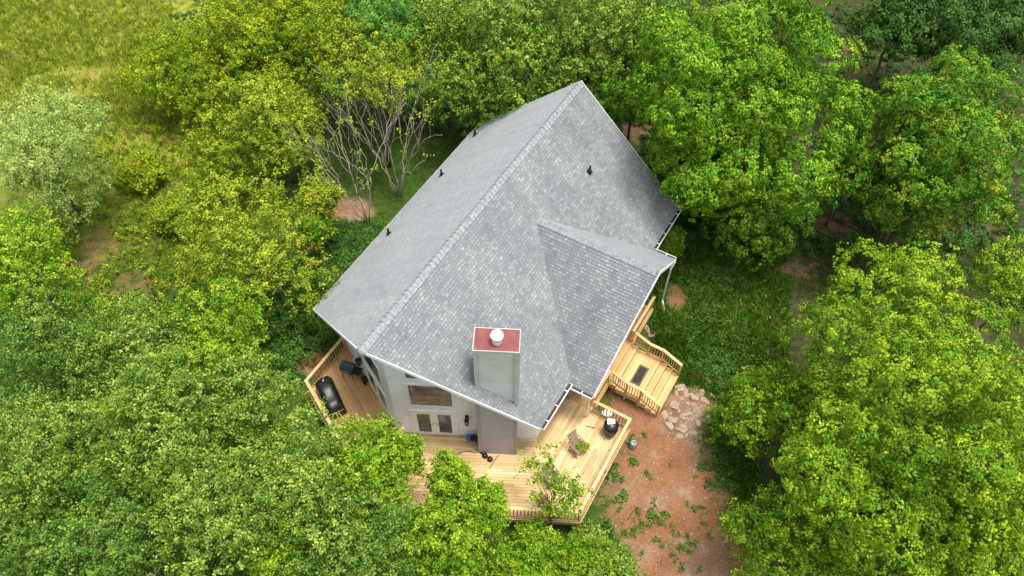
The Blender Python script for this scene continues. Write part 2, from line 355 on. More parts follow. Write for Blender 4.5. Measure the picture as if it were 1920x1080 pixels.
def ground():
    inner = np.arange(-46, 46.01, 0.4); xs = np.concatenate([[-900, -400, -200, -110, -70, -55], inner, [55, 70, 110, 200, 400, 900]])
    iy = np.arange(2, 76.01, 0.4); ys = np.concatenate([[-900, -400, -150, -60, -20, -6], iy, [85, 110, 160, 300, 500, 900]])
    X, Y = np.meshgrid(xs, ys); Z = gz(X, Y)
    nx, ny = len(xs), len(ys)
    v = np.stack([X, Y, Z], -1).reshape(-1, 3)
    i = np.arange(ny - 1)[:, None] * nx + np.arange(nx - 1)[None]
    f = np.stack([i, i + 1, i + nx + 1, i + nx], -1).reshape(-1, 4)
    me = bpy.data.meshes.new('ground'); me.from_pydata(v.tolist(), [], f.tolist())
    for nm, fn in (('dirt', dirt), ('meadow', meadow), ('forest', forest)):
        a = me.attributes.new(nm, 'FLOAT', 'POINT'); a.data.foreach_set('value', fn(v[:, 0], v[:, 1]).astype(np.float32))
    me.polygons.foreach_set('use_smooth', [True] * len(me.polygons))
    m, t, p = new_mat('ground_soil')
    tc = N(t, 'ShaderNodeTexCoord')
    def noise(s, d=5, r=.6):
        n = N(t, 'ShaderNodeTexNoise'); n.inputs['Scale'].default_value = s; n.inputs['Detail'].default_value = d; n.inputs['Roughness'].default_value = r
        t.links.new(tc.outputs['Object'], n.inputs['Vector']); return n.outputs['Fac']
    n1, n2, n3, n4 = noise(.5), noise(2.2), noise(11), noise(.9, 3)
    gc = ramp(t, [(.3, (.028, .058, .010)), (.55, (.050, .095, .014)), (.72, (.10, .10, .030))], n2)
    mc = ramp(t, [(.3, (.125, .160, .016)), (.5, (.190, .235, .020)), (.62, (.27, .25, .06)), (.75, (.33, .24, .11))], n2)
    dc = ramp(t, [(.32, (.160, .080, .045)), (.45, (.245, .112, .055)), (.55, (.25, .140, .082)), (.66, (.32, .235, .155))], noise(.42, 6, .62))
    dc = mix(t, dc, (.16, .105, .07), ramp(t, [(.52, (0, 0, 0)), (.66, (.7, .7, .7))], noise(2.6, 6, .7)))
    dc = mix(t, dc, ramp(t, [(.35, (.8, .77, .74)), (.65, (1.12, 1.12, 1.12))], n3), 1.0, 'MULTIPLY')
    md = N(t, 'ShaderNodeAttribute', attribute_name='meadow'); da = N(t, 'ShaderNodeAttribute', attribute_name='dirt')
    c = mix(t, gc, mc, md.outputs['Fac'])
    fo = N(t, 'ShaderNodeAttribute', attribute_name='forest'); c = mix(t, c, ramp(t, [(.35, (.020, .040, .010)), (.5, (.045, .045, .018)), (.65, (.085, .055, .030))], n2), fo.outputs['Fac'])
    ad = N(t, 'ShaderNodeMath', operation='MULTIPLY_ADD'); t.links.new(n2, ad.inputs[0]); ad.inputs[1].default_value = 1.1; t.links.new(da.outputs['Fac'], ad.inputs[2])
    k = ramp(t, [(.40, (0, 0, 0)), (.58, (1, 1, 1))], N(t, 'ShaderNodeMath', operation='MULTIPLY').outputs[0])
    mu = k.node.inputs['Fac'].links[0].from_node; t.links.new(ad.outputs[0], mu.inputs[0]); mu.inputs[1].default_value = .42
    c = mix(t, c, dc, k)
    t.links.new(c, p.inputs['Base Color']); p.inputs['Roughness'].default_value = .95; p.inputs['Specular IOR Level'].default_value = .1
    b = N(t, 'ShaderNodeBump'); b.inputs['Strength'].default_value = .9; b.inputs['Distance'].default_value = .06
    t.links.new(n3, b.inputs['Height']); t.links.new(b.outputs['Normal'], p.inputs['Normal'])
    me.materials.append(m)
    o = bpy.data.objects.new('ground', me); COL.objects.link(o); o['kind'] = 'structure'
ground()

# ---------------------------------------------------------------- house
HR, HE, WE, PR, L_, Q = 8.305, 2.719, 6.106, 3.148, 17.765, 0.10
HS = (HR - HE) / WE
T1, T2, ELLV, ELLR, HE2, H2 = 5.77, 14.60, 7.30, 7.78, 2.57, 6.72
TM = (T1 + T2) / 2 + 0.1
KW = 0.981
EN = math.hypot(PR, WE); EU, EV = PR / EN, WE / EN            # direction of the right prow wall (mirrored for the left)
def P(u, v, z): return (u, -v, z)                             # house plan -> house root's local axes
def FW(s, z, out=0.0, side=1):                                # a point on a prow wall
    return P(KW + EU * s - EV * out, side * (EV * s + EU * out), z)

house = empty('house', W(0, 0, 0), PHI)
tag(house, 'white gabled house with grey shingle roof and pointed glazed front', 'house')

def courses(mb, line_a, line_b, ridge_a, ridge_b, nrm, n, lift=0.016, uoff=0.0):
    """overlapping shingle courses from the eave line up to the ridge line"""
    A0, B0, A1, B1 = map(Vector, (line_a, line_b, ridge_a, ridge_b)); nrm = Vector(nrm).normalized()
    along = (B0 - A0).normalized()
    for i in range(n):
        t0, t1 = i / n, (i + 1) / n
        a0, b0, a1, b1 = A0.lerp(A1, t0), B0.lerp(B1, t0), A0.lerp(A1, t1), B0.lerp(B1, t1)
        lo = nrm * lift; hi = nrm * 0.002
        us = [(q - A0).dot(along) + uoff for q in (a0, b0, b1, a1)]
        v0 = i * 0.146 + .004
        mb.face([a0 + lo, b0 + lo, b1 + hi, a1 + hi], [(us[0], v0), (us[1], v0), (us[2], v0 + .140), (us[3], v0 + .140)])
        mb.face([a0 - nrm * .004, b0 - nrm * .004, b0 + lo, a0 + lo], [(us[0], v0 + .001), (us[1], v0 + .001), (us[1], v0 + .002), (us[0], v0 + .002)])

mb = MB()
courses(mb, P(PR, WE, HE), P(L_ - Q, WE, HE), P(0, 0, HR), P(L_, 0, HR), (0, -HS, 1), 57)
courses(mb, P(PR - .05, -WE + .1, HE + .09), P(L_ - Q, -WE + .1, HE + .09), P(0, 0, HR), P(L_, 0, HR), (0, HS, 1), 56, uoff=40)
roof = mb.build('roof', MAT['shingle'], house, recalc=False)
mb = MB()                                                     # roof deck below the shingles
TH = 0.16
for s, w, e in ((1, WE - .012, HE + .012 * HS), (-1, WE - .112, HE + .112 * HS)):
    top = [P(.012, 0, HR - .02), P(L_ - .012, 0, HR - .02), P(L_ - Q - .012, s * w, e - .02), P(PR + .0, s * w, e - .02)]
    bot = [(x, y, z - TH) for x, y, z in top]
    mb.hexa([bot[0], bot[1], bot[2], bot[3], top[0], top[1], top[2], top[3]])
mb.build('soffit', MAT['white'], roof)
mb = MB()                                                     # white rake boards and eave boards
for s in (1, -1):
    w, e = (WE, HE) if s == 1 else (WE - .1, HE + .09)
    for (p, q, ou) in (((0, 0, HR), (PR, s * w, e), -1), ((L_, 0, HR), (L_ - Q, s * w, e), 1)):
        a, b = Vector(P(*p)), Vector(P(*q)); o = Vector((ou * .03, 0, 0))
        if ou < 0: o = Vector((-EV * .035, -s * EU * .035, 0))
        dz = Vector((0, 0, -.20)); up = Vector((0, 0, .006))
        mb.hexa([a + dz, b + dz, b + dz + o, a + dz + o, a + up, b + up, b + up + o, a + up + o])
w, e = WE - .1, HE + .09
mb.hexa([P(PR, -w, e - .2), P(L_ - Q, -w, e - .2), P(L_ - Q, -w - .03, e - .2), P(PR, -w - .03, e - .2), P(PR, -w, e - .01), P(L_ - Q, -w, e - .01), P(L_ - Q, -w - .03, e - .01), P(PR, -w - .03, e - .01)])
mb.build('fascia', MAT['white'], roof)

def ridge_caps(mb, a, b, slope, step=.245, wd=.21, lift=.024):
    a, b = Vector(a), Vector(b); d = (b - a).normalized(); n = int((b - a).length / step); rng = np.random.default_rng(5)
    sd = d.cross(Vector((0, 0, 1))).normalized()
    for i in range(n):
        p = a + d * (i * step); q = a + d * ((i + 1.18) * step); mb.val = float(rng.random())
        h0, h1 = lift + .030 + rng.uniform(-.006, .012), lift
        for s in (1, -1):
            wv = sd * s * wd + Vector((0, 0, -slope * wd))
            up0, up1 = Vector((0, 0, h0)), Vector((0, 0, h1))
            mb.hexa([p + wv * 1.0, q + wv, q, p, p + wv + up0, q + wv + up1, q + up1, p + up0])
mb = MB(); ridge_caps(mb, P(-.02, 0, HR), P(L_, 0, HR), HS); mb.build('ridge_cap', MAT['cap'], roof)

# cross gable over the side entry
VR = (HR - H2) / HS - .15; VE = WE - .02
S2 = (H2 - HE2) / (TM - T1)
mb = MB()
courses(mb, P(T1, ELLV, HE2), P(T1, VE, HE2), P(TM, ELLR, H2), P(TM, VR, H2), (-S2, 0, 1), 42, uoff=90)
S2b = (H2 - HE2) / (T2 - TM)
courses(mb, P(T2, VE, HE2), P(T2, ELLV, HE2), P(TM, VR, H2), P(TM, ELLR, H2), (S2b, 0, 1), 42, uoff=120)
groof = mb.build('gable_roof', MAT['shingle'], house, recalc=False)
mb = MB()
for s, t_, sl_ in ((-1, T1, S2), (1, T2, S2b)):
    tt = t_ - s * .012
    top = [P(TM, VR + .2, H2 - .03), P(TM, ELLR - .02, H2 - .03), P(tt, ELLV - .02, HE2 - .03 + .012), P(tt, VE + .05, HE2 - .03 + .012)]
    bot = [(x, y, z - .14) for x, y, z in top]
    mb.hexa(bot + top)
mb.build('soffit', MAT['white'], groof)
mb = MB()
for t_ in (T1, T2):
    a, b = Vector(P(TM, ELLR, H2)), Vector(P(t_, ELLV, HE2)); o = Vector((0, -.035, 0)); dz = Vector((0, 0, -.19)); up = Vector((0, 0, .008))
    mb.hexa([a + dz, b + dz, b + dz + o, a + dz + o, a + up, b + up, b + up + o, a + up + o])
mb.build('fascia', MAT['white'], groof)
mb = MB(); ridge_caps(mb, P(TM, VR + .25, H2), P(TM, ELLR + .02, H2), S2, .24, .2); mb.build('ridge_cap', MAT['cap'], groof)

def gutter(p, q, out, parent, name='gutter'):
    """open trough: dark inside, white lip, hangers across"""
    p, q, o = Vector(p), Vector(q), Vector(out).normalized(); d = (q - p).normalized(); z = Vector((0, 0, 1)); mb = MB()
    W_, Hh, tk = .14, .12, .012
    def bx(a, b, o0, o1, z0, z1): mb.hexa([a + o * o0 + z * z0, b + o * o0 + z * z0, b + o * o1 + z * z0, a + o * o1 + z * z0, a + o * o0 + z * z1, b + o * o0 + z * z1, b + o * o1 + z * z1, a + o * o1 + z * z1])
    bx(p, q, W_, W_ + .03, -Hh, .01); bx(p, q, 0, W_, -Hh, -Hh + tk)
    bx(p, p + d * tk, tk, W_, -Hh, 0); bx(q - d * tk, q, tk, W_, -Hh, 0)
    g = mb.build(name, MAT['gutter'], parent)
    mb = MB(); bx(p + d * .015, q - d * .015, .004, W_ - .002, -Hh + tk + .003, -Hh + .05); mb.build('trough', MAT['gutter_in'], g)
    n = max(1, int((q - p).length / .75))
    for i in range(n):
        c = p + d * ((i + .5) * (q - p).length / n); mb = MB(); bx(c - d * .02, c + d * .02, .002, W_, -.012, .012); mb.build('hanger', MAT['gutter'], g)
    return g
gutter(P(PR + .05, WE, HE - .02), P(T1 - .02, WE, HE - .02), (0, -1, 0), house)
gutter(P(T2 + .02, WE, HE - .02), P(L_ - Q, WE, HE - .02), (0, -1, 0), house)
gutter(P(T1, WE + .16, HE2 - .02), P(T1, ELLV, HE2 - .02), (-1, 0, 0), house)
gutter(P(T2, ELLV, HE2 - .02), P(T2, WE + .16, HE2 - .02), (1, 0, 0), house)

# walls
def wall_uv(mb, pts, o, d):
    d = Vector(d).normalized(); o = Vector(o)
    mb.face(pts, [((Vector(p) - o).dot(d), p[2]) for p in pts])
mb = MB(); SW = 6.28; vw = EV * SW; uw = KW + EU * SW
zr = lambda v: HR - HS * abs(v) - .19
for s in (1, -1):
    wall_uv(mb, [FW(0, -.35, 0, s), FW(SW, -.35, 0, s), FW(SW, zr(vw), 0, s), FW(0, zr(0), 0, s)], FW(0, 0, 0, s), Vector(FW(1, 0, 0, s)) - Vector(FW(0, 0, 0, s)))
    wall_uv(mb, [P(uw, s * vw, -.35), P(L_ - .45, s * vw, -.35), P(L_ - .45, s * vw, zr(vw)), P(uw, s * vw, zr(vw))], P(uw, s * vw, 0), (1, 0, 0))
ub = L_ - .45
wall_uv(mb, [P(ub, -vw, -.35), P(ub, vw, -.35), P(ub, vw, zr(vw)), P(ub, 0, zr(0)), P(ub, -vw, zr(vw))], P(ub, 0, 0), (0, 1, 0))
mb.build('wall', MAT['board'], house, recalc=False)
mb = MB()                                                     # block foundation, 3 cm behind the siding
pl = [FW(.05, 0, -.04)[:2], FW(SW, 0, -.04)[:2], P(ub - .05, vw - .04, 0)[:2], P(ub - .05, -vw + .04, 0)[:2], FW(SW, 0, -.04, -1)[:2]]
mb.prism(pl, -2.4, -.33); mb.build('foundation', MAT['foundation'], house)
mb = MB(); GV = 7.0                                           # gable wall of the side entry and its posts
wall_uv(mb, [P(T1 + .35, GV, HE2 - .1), P(T2 - .35, GV, HE2 - .1), P(TM, GV, H2 - .5)], P(T1, GV, 0), (1, 0, 0))
mb.build('gable_wall', MAT['board'], house, recalc=False)
for u in (T1 + 1.1, T2 - 1.0):
    mb = MB(); mb.box(P(u, GV - .62, (HE2 - .2) / 2 - .5 + .25), (.11, .11, HE2 + .3 - .2)); mb.build('porch_post', MAT['white'], house, bevel=.008)
mb = MB(); mb.box(P((T1 + T2) / 2, GV - .62, HE2 - .22), (T2 - T1 - .7, .12, .22)); mb.build('porch_beam', MAT['white'], house)
# downspouts
def spout(pts):
    mb = MB()
    for a, b in zip(pts[:-1], pts[1:]): mb.bar(a, b, .085, .065, (1, 0, 0))
    mb.build('downspout', MAT['gutter'], house, bevel=.006)
spout([P(T2 - .02, ELLV + .02, HE2 - .12), P(T2 - .25, GV + .25, HE2 - .5), P(T2 - .25, GV + .2, -.55), P(T2 - .6, GV + .55, -.95)])
spout([P(T1 - .06, ELLV - .06, HE2 - .12), P(T1 + .25, GV + .06, HE2 - .45), P(T1 + .25, GV + .06, -.7)])

# windows and doors on the prow walls
def pane_unit(poly_sz, side, name, parent, fw=.10, proud=.05, split=None, glass_name='pane'):
    """frame as a ring around a pane; poly_sz in wall coordinates (s, z)"""
    c = (sum(p[0] for p in poly_sz) / len(poly_sz), sum(p[1] for p in poly_sz) / len(poly_sz))
    n = len(poly_sz); ins = []
    ar = sum(poly_sz[i][0] * poly_sz[(i + 1) % n][1] - poly_sz[(i + 1) % n][0] * poly_sz[i][1] for i in range(n))
    sg = 1 if ar > 0 else -1
    for i in range(n):
        p0, p1, p2 = [Vector(poly_sz[(i + k) % n]) for k in (-1, 0, 1)]
        d1, d2 = (p1 - p0).normalized(), (p2 - p1).normalized()
        n1, n2 = Vector((-d1.y, d1.x)) * sg, Vector((-d2.y, d2.x)) * sg
        ins.append(p1 + (n1 + n2) / (1 + n1.dot(n2)) * fw)
    mb = MB()
    for i in range(n):
        j = (i + 1) % n
        a, b, c_, d = poly_sz[i], poly_sz[j], ins[j], ins[i]
        mb.hexa([FW(*a, .004, side), FW(*b, .004, side), FW(*c_, .004, side), FW(*d, .004, side), FW(*a, proud, side), FW(*b, proud, side), FW(*c_, proud, side), FW(*d, proud, side)])
    fr = mb.build(name, MAT['white'], parent)
    mb = MB(); mb.face([FW(p[0], p[1], .02, side) for p in ins]); mb.build(glass_name, MAT['glass'], fr)
    return fr
for side in (1, -1):
    rk = lambda s: zr(EV * s) - .22
    pane_unit([(.74, 2.62), (2.72, 2.62), (2.72, 4.48), (.74, 4.48)], side, 'window', house, .09)
    pane_unit([(.74, 4.85), (2.3, 4.85), (1.5, rk(1.5) - .1), (.74, rk(.74) - .1)] if side == 1 else [(.55, 4.85), (2.3, 4.85), (1.5, rk(1.5) - .1), (.55, rk(.55) - .1)], side, 'window', house, .09)
    if side == 1:
        mb = MB()                                            # frame of the double door
        for s0, s1, z0, z1 in ((.70, .80, .02, 2.12), (2.67, 2.77, .02, 2.12), (.70, 2.77, 2.123, 2.26)):
            mb.hexa([FW(s0, z0, .003), FW(s1, z0, .003), FW(s1, z0, .07), FW(s0, z0, .07), FW(s0, z1, .003), FW(s1, z1, .003), FW(s1, z1, .07), FW(s0, z1, .07)])
        mb.build('door_frame', MAT['white'], house)
        for s0, s1 in ((.81, 1.73), (1.74, 2.66)):
            d = pane_unit([(s0, .04), (s1, .04), (s1, 2.11), (s0, 2.11)], 1, 'door', house, .17, .05)
            hs_ = 1.66 if s0 < 1 else 1.81
            mb = MB(); mb.bar(FW(hs_, 1.0, .06), FW(hs_ + (-.1 if s0 < 1 else .1), 1.0, .085), .03, .03); mb.build('handle', MAT['steel'], d); mb = MB(); mb.box(FW(hs_, 1.14, .06), (.05, .05, .06), PHI); mb.build('lock', MAT['steel'], d)
    else:
        pane_unit([(.74, .5), (1.7, .5), (1.7, 2.2), (.74, 2.2)], side, 'window', house, .10)
        pane_unit([(1.75, .5), (2.72, .5), (2.72, 2.2), (1.75, 2.2)], side, 'window', house, .10)
for side, s in ((1, 3.2), (-1, 3.35)):
    mb = MB(); c = lambda ds, z, o: FW(s + ds, z, o, side)
    mb.hexa([c(-.07, 1.35, .004), c(.07, 1.35, .004), c(.07, 1.35, .03), c(-.07, 1.35, .03), c(-.07, 1.95, .004), c(.07, 1.95, .004), c(.07, 1.95, .03), c(-.07, 1.95, .03)])
    mb.bar(c(0, 1.85, .03), c(0, 1.85, .16), .04, .04)
    mb.hexa([c(-.1, 1.78, .06), c(.1, 1.78, .06), c(.1, 1.78, .26), c(-.1, 1.78, .26), c(-.03, 1.9, .13), c(.03, 1.9, .13), c(.03, 1.9, .19), c(-.03, 1.9, .19)])
    mb.hexa([c(-.08, 1.38, .08), c(.08, 1.38, .08), c(.08, 1.38, .24), c(-.08, 1.38, .24), c(-.08, 1.42, .08), c(.08, 1.42, .08), c(.08, 1.42, .24), c(-.08, 1.42, .24)])
    for a in (-.075, .075):
        for b in (.085, .235): mb.bar(c(a, 1.42, b), c(a, 1.78, b), .02, .02)
    ln = mb.build('wall_lantern', MAT['black'], house)
    mb = MB(); mb.hexa([c(-.06, 1.43, .1), c(.06, 1.43, .1), c(.06, 1.43, .22), c(-.06, 1.43, .22), c(-.06, 1.77, .1), c(.06, 1.77, .1), c(.06, 1.77, .22), c(-.06, 1.77, .22)]); mb.build('lantern_glass', MAT['glass'], ln)

# chimney
def chim_box(s0, s1, o0, o1, z0, z1): 
    mb = MB()
    q = [FW(s0, 0, o0), FW(s1, 0, o0), FW(s1, 0, o1), FW(s0, 0, o1)]
    for i in range(4):
        a, b = Vector(q[i]), Vector(q[(i + 1) % 4]); l = (b - a).length
        mb.face([(a.x, a.y, z0), (b.x, b.y, z0), (b.x, b.y, z1), (a.x, a.y, z1)], [(0, z0), (l, z0), (l, z1), (0, z1)])
    mb.face([(p[0], p[1], z1) for p in q], [(0, 0)] * 4)
    return mb
ch = chim_box(3.79, 5.38, -.56, .31, 2.5, 7.80).build('chimney', MAT['chimney_up'], house)
mb = MB()
for s in (3.79, 5.38):
    for o in (-.56, .31): mb.box(FW(s, 5.3, o), (.17, .17, 4.98), PHI * 0 + math.atan2(-EV, EU))
mb.build('corner_trim', MAT['chimney_up'], ch)
mb = chim_box(3.72, 5.45, -.63, .38, 7.76, 7.86); mb.build('cap', MAT['red'], ch)
mb = MB()
for s0, s1, o0, o1 in ((3.69, 5.48, .38, .41), (3.69, 5.48, -.66, -.63), (3.69, 3.72, -.629, .379), (5.45, 5.48, -.629, .379)):
    q = [FW(s0, 0, o0), FW(s1, 0, o0), FW(s1, 0, o1), FW(s0, 0, o1)]; mb.prism([p[:2] for p in q], 7.70, 7.885)
mb.build('cap_edge', MAT['chimney_up'], ch)
fx = FW(4.60, 7.86, -.05)
mb = MB(); mb.lathe(fx, [(.20, 0), (.17, .1), (.165, .22), (.19, .23), (.19, .27), (.15, .29), (.15, .36), (.25, .37), (.26, .42), (.24, .5), (.15, .56), (.02, .58)], 24)
mb.build('flue', MAT['flue'], ch, smooth=True)
mb = MB(); mb.lathe(fx, [(.155, .275), (.2, .28), (.2, .345), (.155, .355)], 24); mb.build('flue_screen', MAT['black'], ch)
lo = chim_box(3.82, 5.36, -.1, .82, -.3, 4.6)
# the lower chase stops under the roof
low = MB()
q = [(3.82, -.1), (5.36, -.1), (5.36, .82), (3.82, .82)]
def zroof(s, o): return HR - HS * abs(EV * s + EU * o) - .2
for i in range(4):
    (s0, o0), (s1, o1) = q[i], q[(i + 1) % 4]; l = math.hypot(s1 - s0, o1 - o0)
    low.face([FW(s0, .003, o0), FW(s1, .003, o1), FW(s1, zroof(s1, o1), o1), FW(s0, zroof(s0, o0), o0)], [(0, 0), (l, 0), (l, 4), (0, 4)])
lw = low.build('chimney_chase', MAT['chimney_low'], house)
mb = MB()
for s in (3.82, 5.36): mb.bar(FW(s, .004, .82), FW(s, zroof(s, .82), .82), .16, .04, (EV, EU, 0))
mb.build('corner_trim', MAT['chimney_low'], lw)

# plumbing vents
for u, v in ((16.3, -5.30), (12.75, -5.10), (8.15, -5.15), (14.47, 2.31)):
    z = HR - HS * abs(v); s = 1 if v > 0 else -1; mb = MB()
    nr = Vector((0, -s * HS, 1)).normalized(); dn = Vector((0, -s, -HS)).normalized(); c = Vector(P(u, v, z)) + nr * .022
    x = Vector((1, 0, 0))
    mb.hexa([c - x * .14 - dn * .14, c + x * .14 - dn * .14, c + x * .14 + dn * .14, c - x * .14 + dn * .14] + [q_ + nr * .012 for q_ in (c - x * .14 - dn * .14, c + x * .14 - dn * .14, c + x * .14 + dn * .14, c - x * .14 + dn * .14)])
    mb.tube([c, c + Vector((0, 0, .38))], [.06, .05], 12)
    mb.lathe(tuple(c), [(.1, .0), (.1, .08), (.058, .13)], 12)
    mb.build('vent_pipe', MAT['black'], house)

# ---------------------------------------------------------------- deck
deck = empty('wooden_deck', W(0, 0, 0), PHI)
tag(deck, 'new pine deck with railings wrapped around the white house front', 'deck')
DC = (-2.61, 1.24)
def floor(poly, direc, mat, seed, bw=.14):
    rng = np.random.default_rng(seed); d = np.array(direc, float); d /= np.linalg.norm(d); n = np.array([-d[1], d[0]])
    pr = [np.dot(p, n) for p in poly]; mb = MB(); k = min(pr)
    while k < max(pr):
        pc = clip(clip(poly, n[0], n[1], k + bw - .009), -n[0], -n[1], -k)
        if len(pc) > 2:
            al = [np.dot(p, d) for p in pc]; cuts = [min(al) - 1]; x = min(al) + rng.uniform(.8, 3.6)
            while x < max(al): cuts.append(x); x += 3.66
            cuts.append(max(al) + 1)
            for c0, c1 in zip(cuts[:-1], cuts[1:]):
                b = clip(clip(pc, d[0], d[1], c1 - .003), -d[0], -d[1], -c0)
                if len(b) > 2:
                    mb.val = float(np.clip(rng.normal(.5, .24), 0, 1)); mb.prism([(p[0], -p[1]) for p in b], -.035, rng.uniform(-.003, .0))
        k += bw
    mb.build('floor', mat, deck)
wall_e = (KW + EU * SW, EV * SW)
floor([(KW - .01, 0), (3.50, -4.86), (.56, -4.9), DC], (PR, -WE), MAT['wood_left'], 1)
floor([(KW - .01, 0), DC, (1.42, 9.08), wall_e], (PR, WE), MAT['wood'], 2)
floor([wall_e, (1.42, 9.08), (6.45, 9.0), (6.45, wall_e[1])], (1, 0), MAT['wood'], 3)
floor([(6.455, wall_e[1]), (6.455, 7.1), (13.2, 7.1), (13.2, wall_e[1])], (1, 0), MAT['wood_left'], 4)
mb = MB()                                                     # rim boards
OUT = [(3.5, -4.92), (.54, -4.94), (-2.66, 1.24), (1.40, 9.13), (6.49, 9.04), (6.49, 7.14), (13.22, 7.14), (13.22, 5.7)]
for a, b in zip(OUT[:-1], OUT[1:]): mb.bar(P(*a, -.175), P(*b, -.175), .04, .27)
mb.build('rim_board', MAT['wood_rail'], deck)
for u, v in ((.6, -4.8), (-1, -1.8), (-2.5, 1.2), (-.6, 5.1), (1.5, 8.95), (4, 8.95), (6.35, 8.9), (6.4, 7.0), (10.8, 7.0), (13.1, 7.0), (.5, 5.0), (3, 7.5)):
    g = float(gz(*W(u, v)[:2])); mb = MB(); mb.box(P(u, v, (g - .05 - .31) / 2 - .02), (.14, .14, -.31 - g + .05)); mb.build('support_post', MAT['wood_rail'], deck)

NB = [0]; CAPN = [0]
def railing(root, pts, h=.95, spacing=.15, ends=(True, True), visible=True, posts=None, single=True):
    """a run of railing through pts (u, v, z); cap, rails, posts and balusters"""
    rng = np.random.default_rng(int(abs(pts[0][0] * 97 + pts[0][1] * 31)) + 3)
    mb = MB(); low = MB()
    for a, b in zip(pts[:-1], pts[1:]):
        A, B = Vector(P(*a)), Vector(P(*b)); z = Vector((0, 0, 1)); d = (B - A).normalized()
        mb.val = float(rng.uniform(.45, .9)); CAPN[0] += 1; lift = z * (.004 * (CAPN[0] % 3)); mb.bar(A + z * h + lift - d * .07, B + z * h + lift + d * .07, .145, .036)
        mb.val = float(rng.uniform(.3, .7)); mb.bar(A + z * (h - .066), B + z * (h - .066), .04, .088)
        low.val = mb.val; low.bar(A + z * .10, B + z * .10, .04, .088)
    rl = mb.build('railing', MAT['wood_rail'], root, bevel=.004); low.build('bottom_rail', MAT['wood_rail'], rl)
    for i, (u, v, zz) in enumerate(pts):
        if posts and i not in posts: continue
        mb = MB(); mb.val = float(rng.uniform(.3, .8)); mb.box(P(u, v, zz + (h - .02) / 2 - .14), (.092, .092, h - .02 + .28)); mb.build('post', MAT['wood_rail'], rl)
    hid = MB()
    for a, b in zip(pts[:-1], pts[1:]):
        A, B = Vector(P(*a)), Vector(P(*b)); n = int((B - A).length / spacing); proto = None
        for k in range(1, n):
            c = A.lerp(B, k / n); m_ = hid if not visible else MB(); m_.val = float(rng.random())
            m_.bar(c + Vector((0, 0, .06)), c + Vector((0, 0, h - .03)), .038, .038)
            if visible: m_.build('baluster', MAT['wood_rail'], rl); NB[0] += 1
    if hid.f: hid.build('baluster', MAT['wood_rail'], rl)['kind'] = 'stuff'
    return rl
FD = (DC[0] + (1.45 - DC[0]) * .56, DC[1] + (9.02 - DC[1]) * .56)
railing(deck, [(1.46, 9.03, 0), (3.95, 9.0, 0), (6.42, 8.96, 0)])
railing(deck, [(6.42, 8.96, 0), (6.42, 7.2, 0)], posts=[1])
railing(deck, [(1.46, 9.03, 0), (FD[0], FD[1], 0)], posts=[1])
railing(deck, [(FD[0], FD[1], 0), (DC[0] + .08, DC[1], 0), (-.9, -1.9, 0)], visible=False)
railing(deck, [(3.45, -4.85, 0), (.6, -4.85, 0), (-.9, -1.9, 0)], posts=[0, 1])
railing(deck, [(6.62, 7.05, 0), (8.2, 7.05, 0)], posts=[1])
railing(deck, [(10.86, 7.05, 0), (13.15, 7.05, 0)], posts=[0, 1])

# ---------------------------------------------------------------- stairs
st = empty('wooden_staircase', W(8.25, 7.1, -1.0), PHI)
tag(st, 'wide pine steps with sloping handrails leading down to red dirt', 'staircase')
U0, U1 = 8.25, 10.82; OFS = Vector((-8.25, 7.1, 1.0))
class SB(MB):
    def build(s, *a, **k):
        s.v = [(x + OFS.x, y + OFS.y, z + OFS.z) for x, y, z in s.v]; return super().build(*a, **k)
treads = [(7.14, 7.46, -.18), (7.46, 8.72, -.36), (8.72, 9.06, -.54), (9.06, 9.40, -.72), (9.40, 9.76, -.88)]
rng = np.random.default_rng(8)
for i, (v0, v1, z) in enumerate(treads):
    n = max(2, round((v1 - v0) / .16)); w = (v1 - v0) / n; mb = SB()
    for k in range(n):
        mb.val = float(rng.uniform(.25, .9)); mb.prism([P(U0 - .02, v0 + k * w + .004, 0)[:2], P(U0 - .02, v0 + (k + 1) * w - .004, 0)[:2], P(U1 + .02, v0 + (k + 1) * w - .004, 0)[:2], P(U1 + .02, v0 + k * w + .004, 0)[:2]], z - .038, z)
    mb.build('landing' if i == 1 else 'tread', MAT['wood_left'], st)
for u in (U0, U0 + .85, U0 + 1.7, U1):
    mb = SB(); mb.val = .5
    for (v0, v1, z) in treads: mb.box(P(u, (v0 + v1) / 2, z - .17), (.045, v1 - v0 - .003, .25))
    mb.build('stringer', MAT['wood_rail'], st)
prof = [(7.18, .0), (8.0, -.36), (8.72, -.36), (9.72, -.86)]
for u in (U0 + .02, U1 - .02):
    mb = SB(); h = .93; pts = [Vector(P(u, v, z)) for v, z in prof]; Z = Vector((0, 0, 1))
    for a, b in zip(pts[:-1], pts[1:]):
        d = (b - a).normalized(); mb.val = float(rng.uniform(.5, .9)); mb.bar(a + Z * h - d * .03, b + Z * h + d * .03, .145, .036)
        mb.bar(a + Z * (h - .07), b + Z * (h - .07), .04, .085); mb.bar(a + Z * .14, b + Z * .14, .04, .085)
    rl = mb.build('handrail', MAT['wood_rail'], st)
    for i, (v, z) in enumerate(prof[1:]):
        mb = SB(); mb.val = .4; mb.box(P(u, v, z + .91 / 2 - .3), (.092, .092, .91 + .55)); mb.build('post', MAT['wood_rail'], rl)
    for a, b in zip(pts[:-1], pts[1:]):
        n = max(2, int((b - a).length / .125))
        for k in range(1, n):
            c = a.lerp(b, k / n); mb = SB(); mb.val = float(rng.random()); mb.bar(c + Z * .1, c + Z * (h - .03), .038, .038); mb.build('baluster', MAT['wood_rail'], rl)
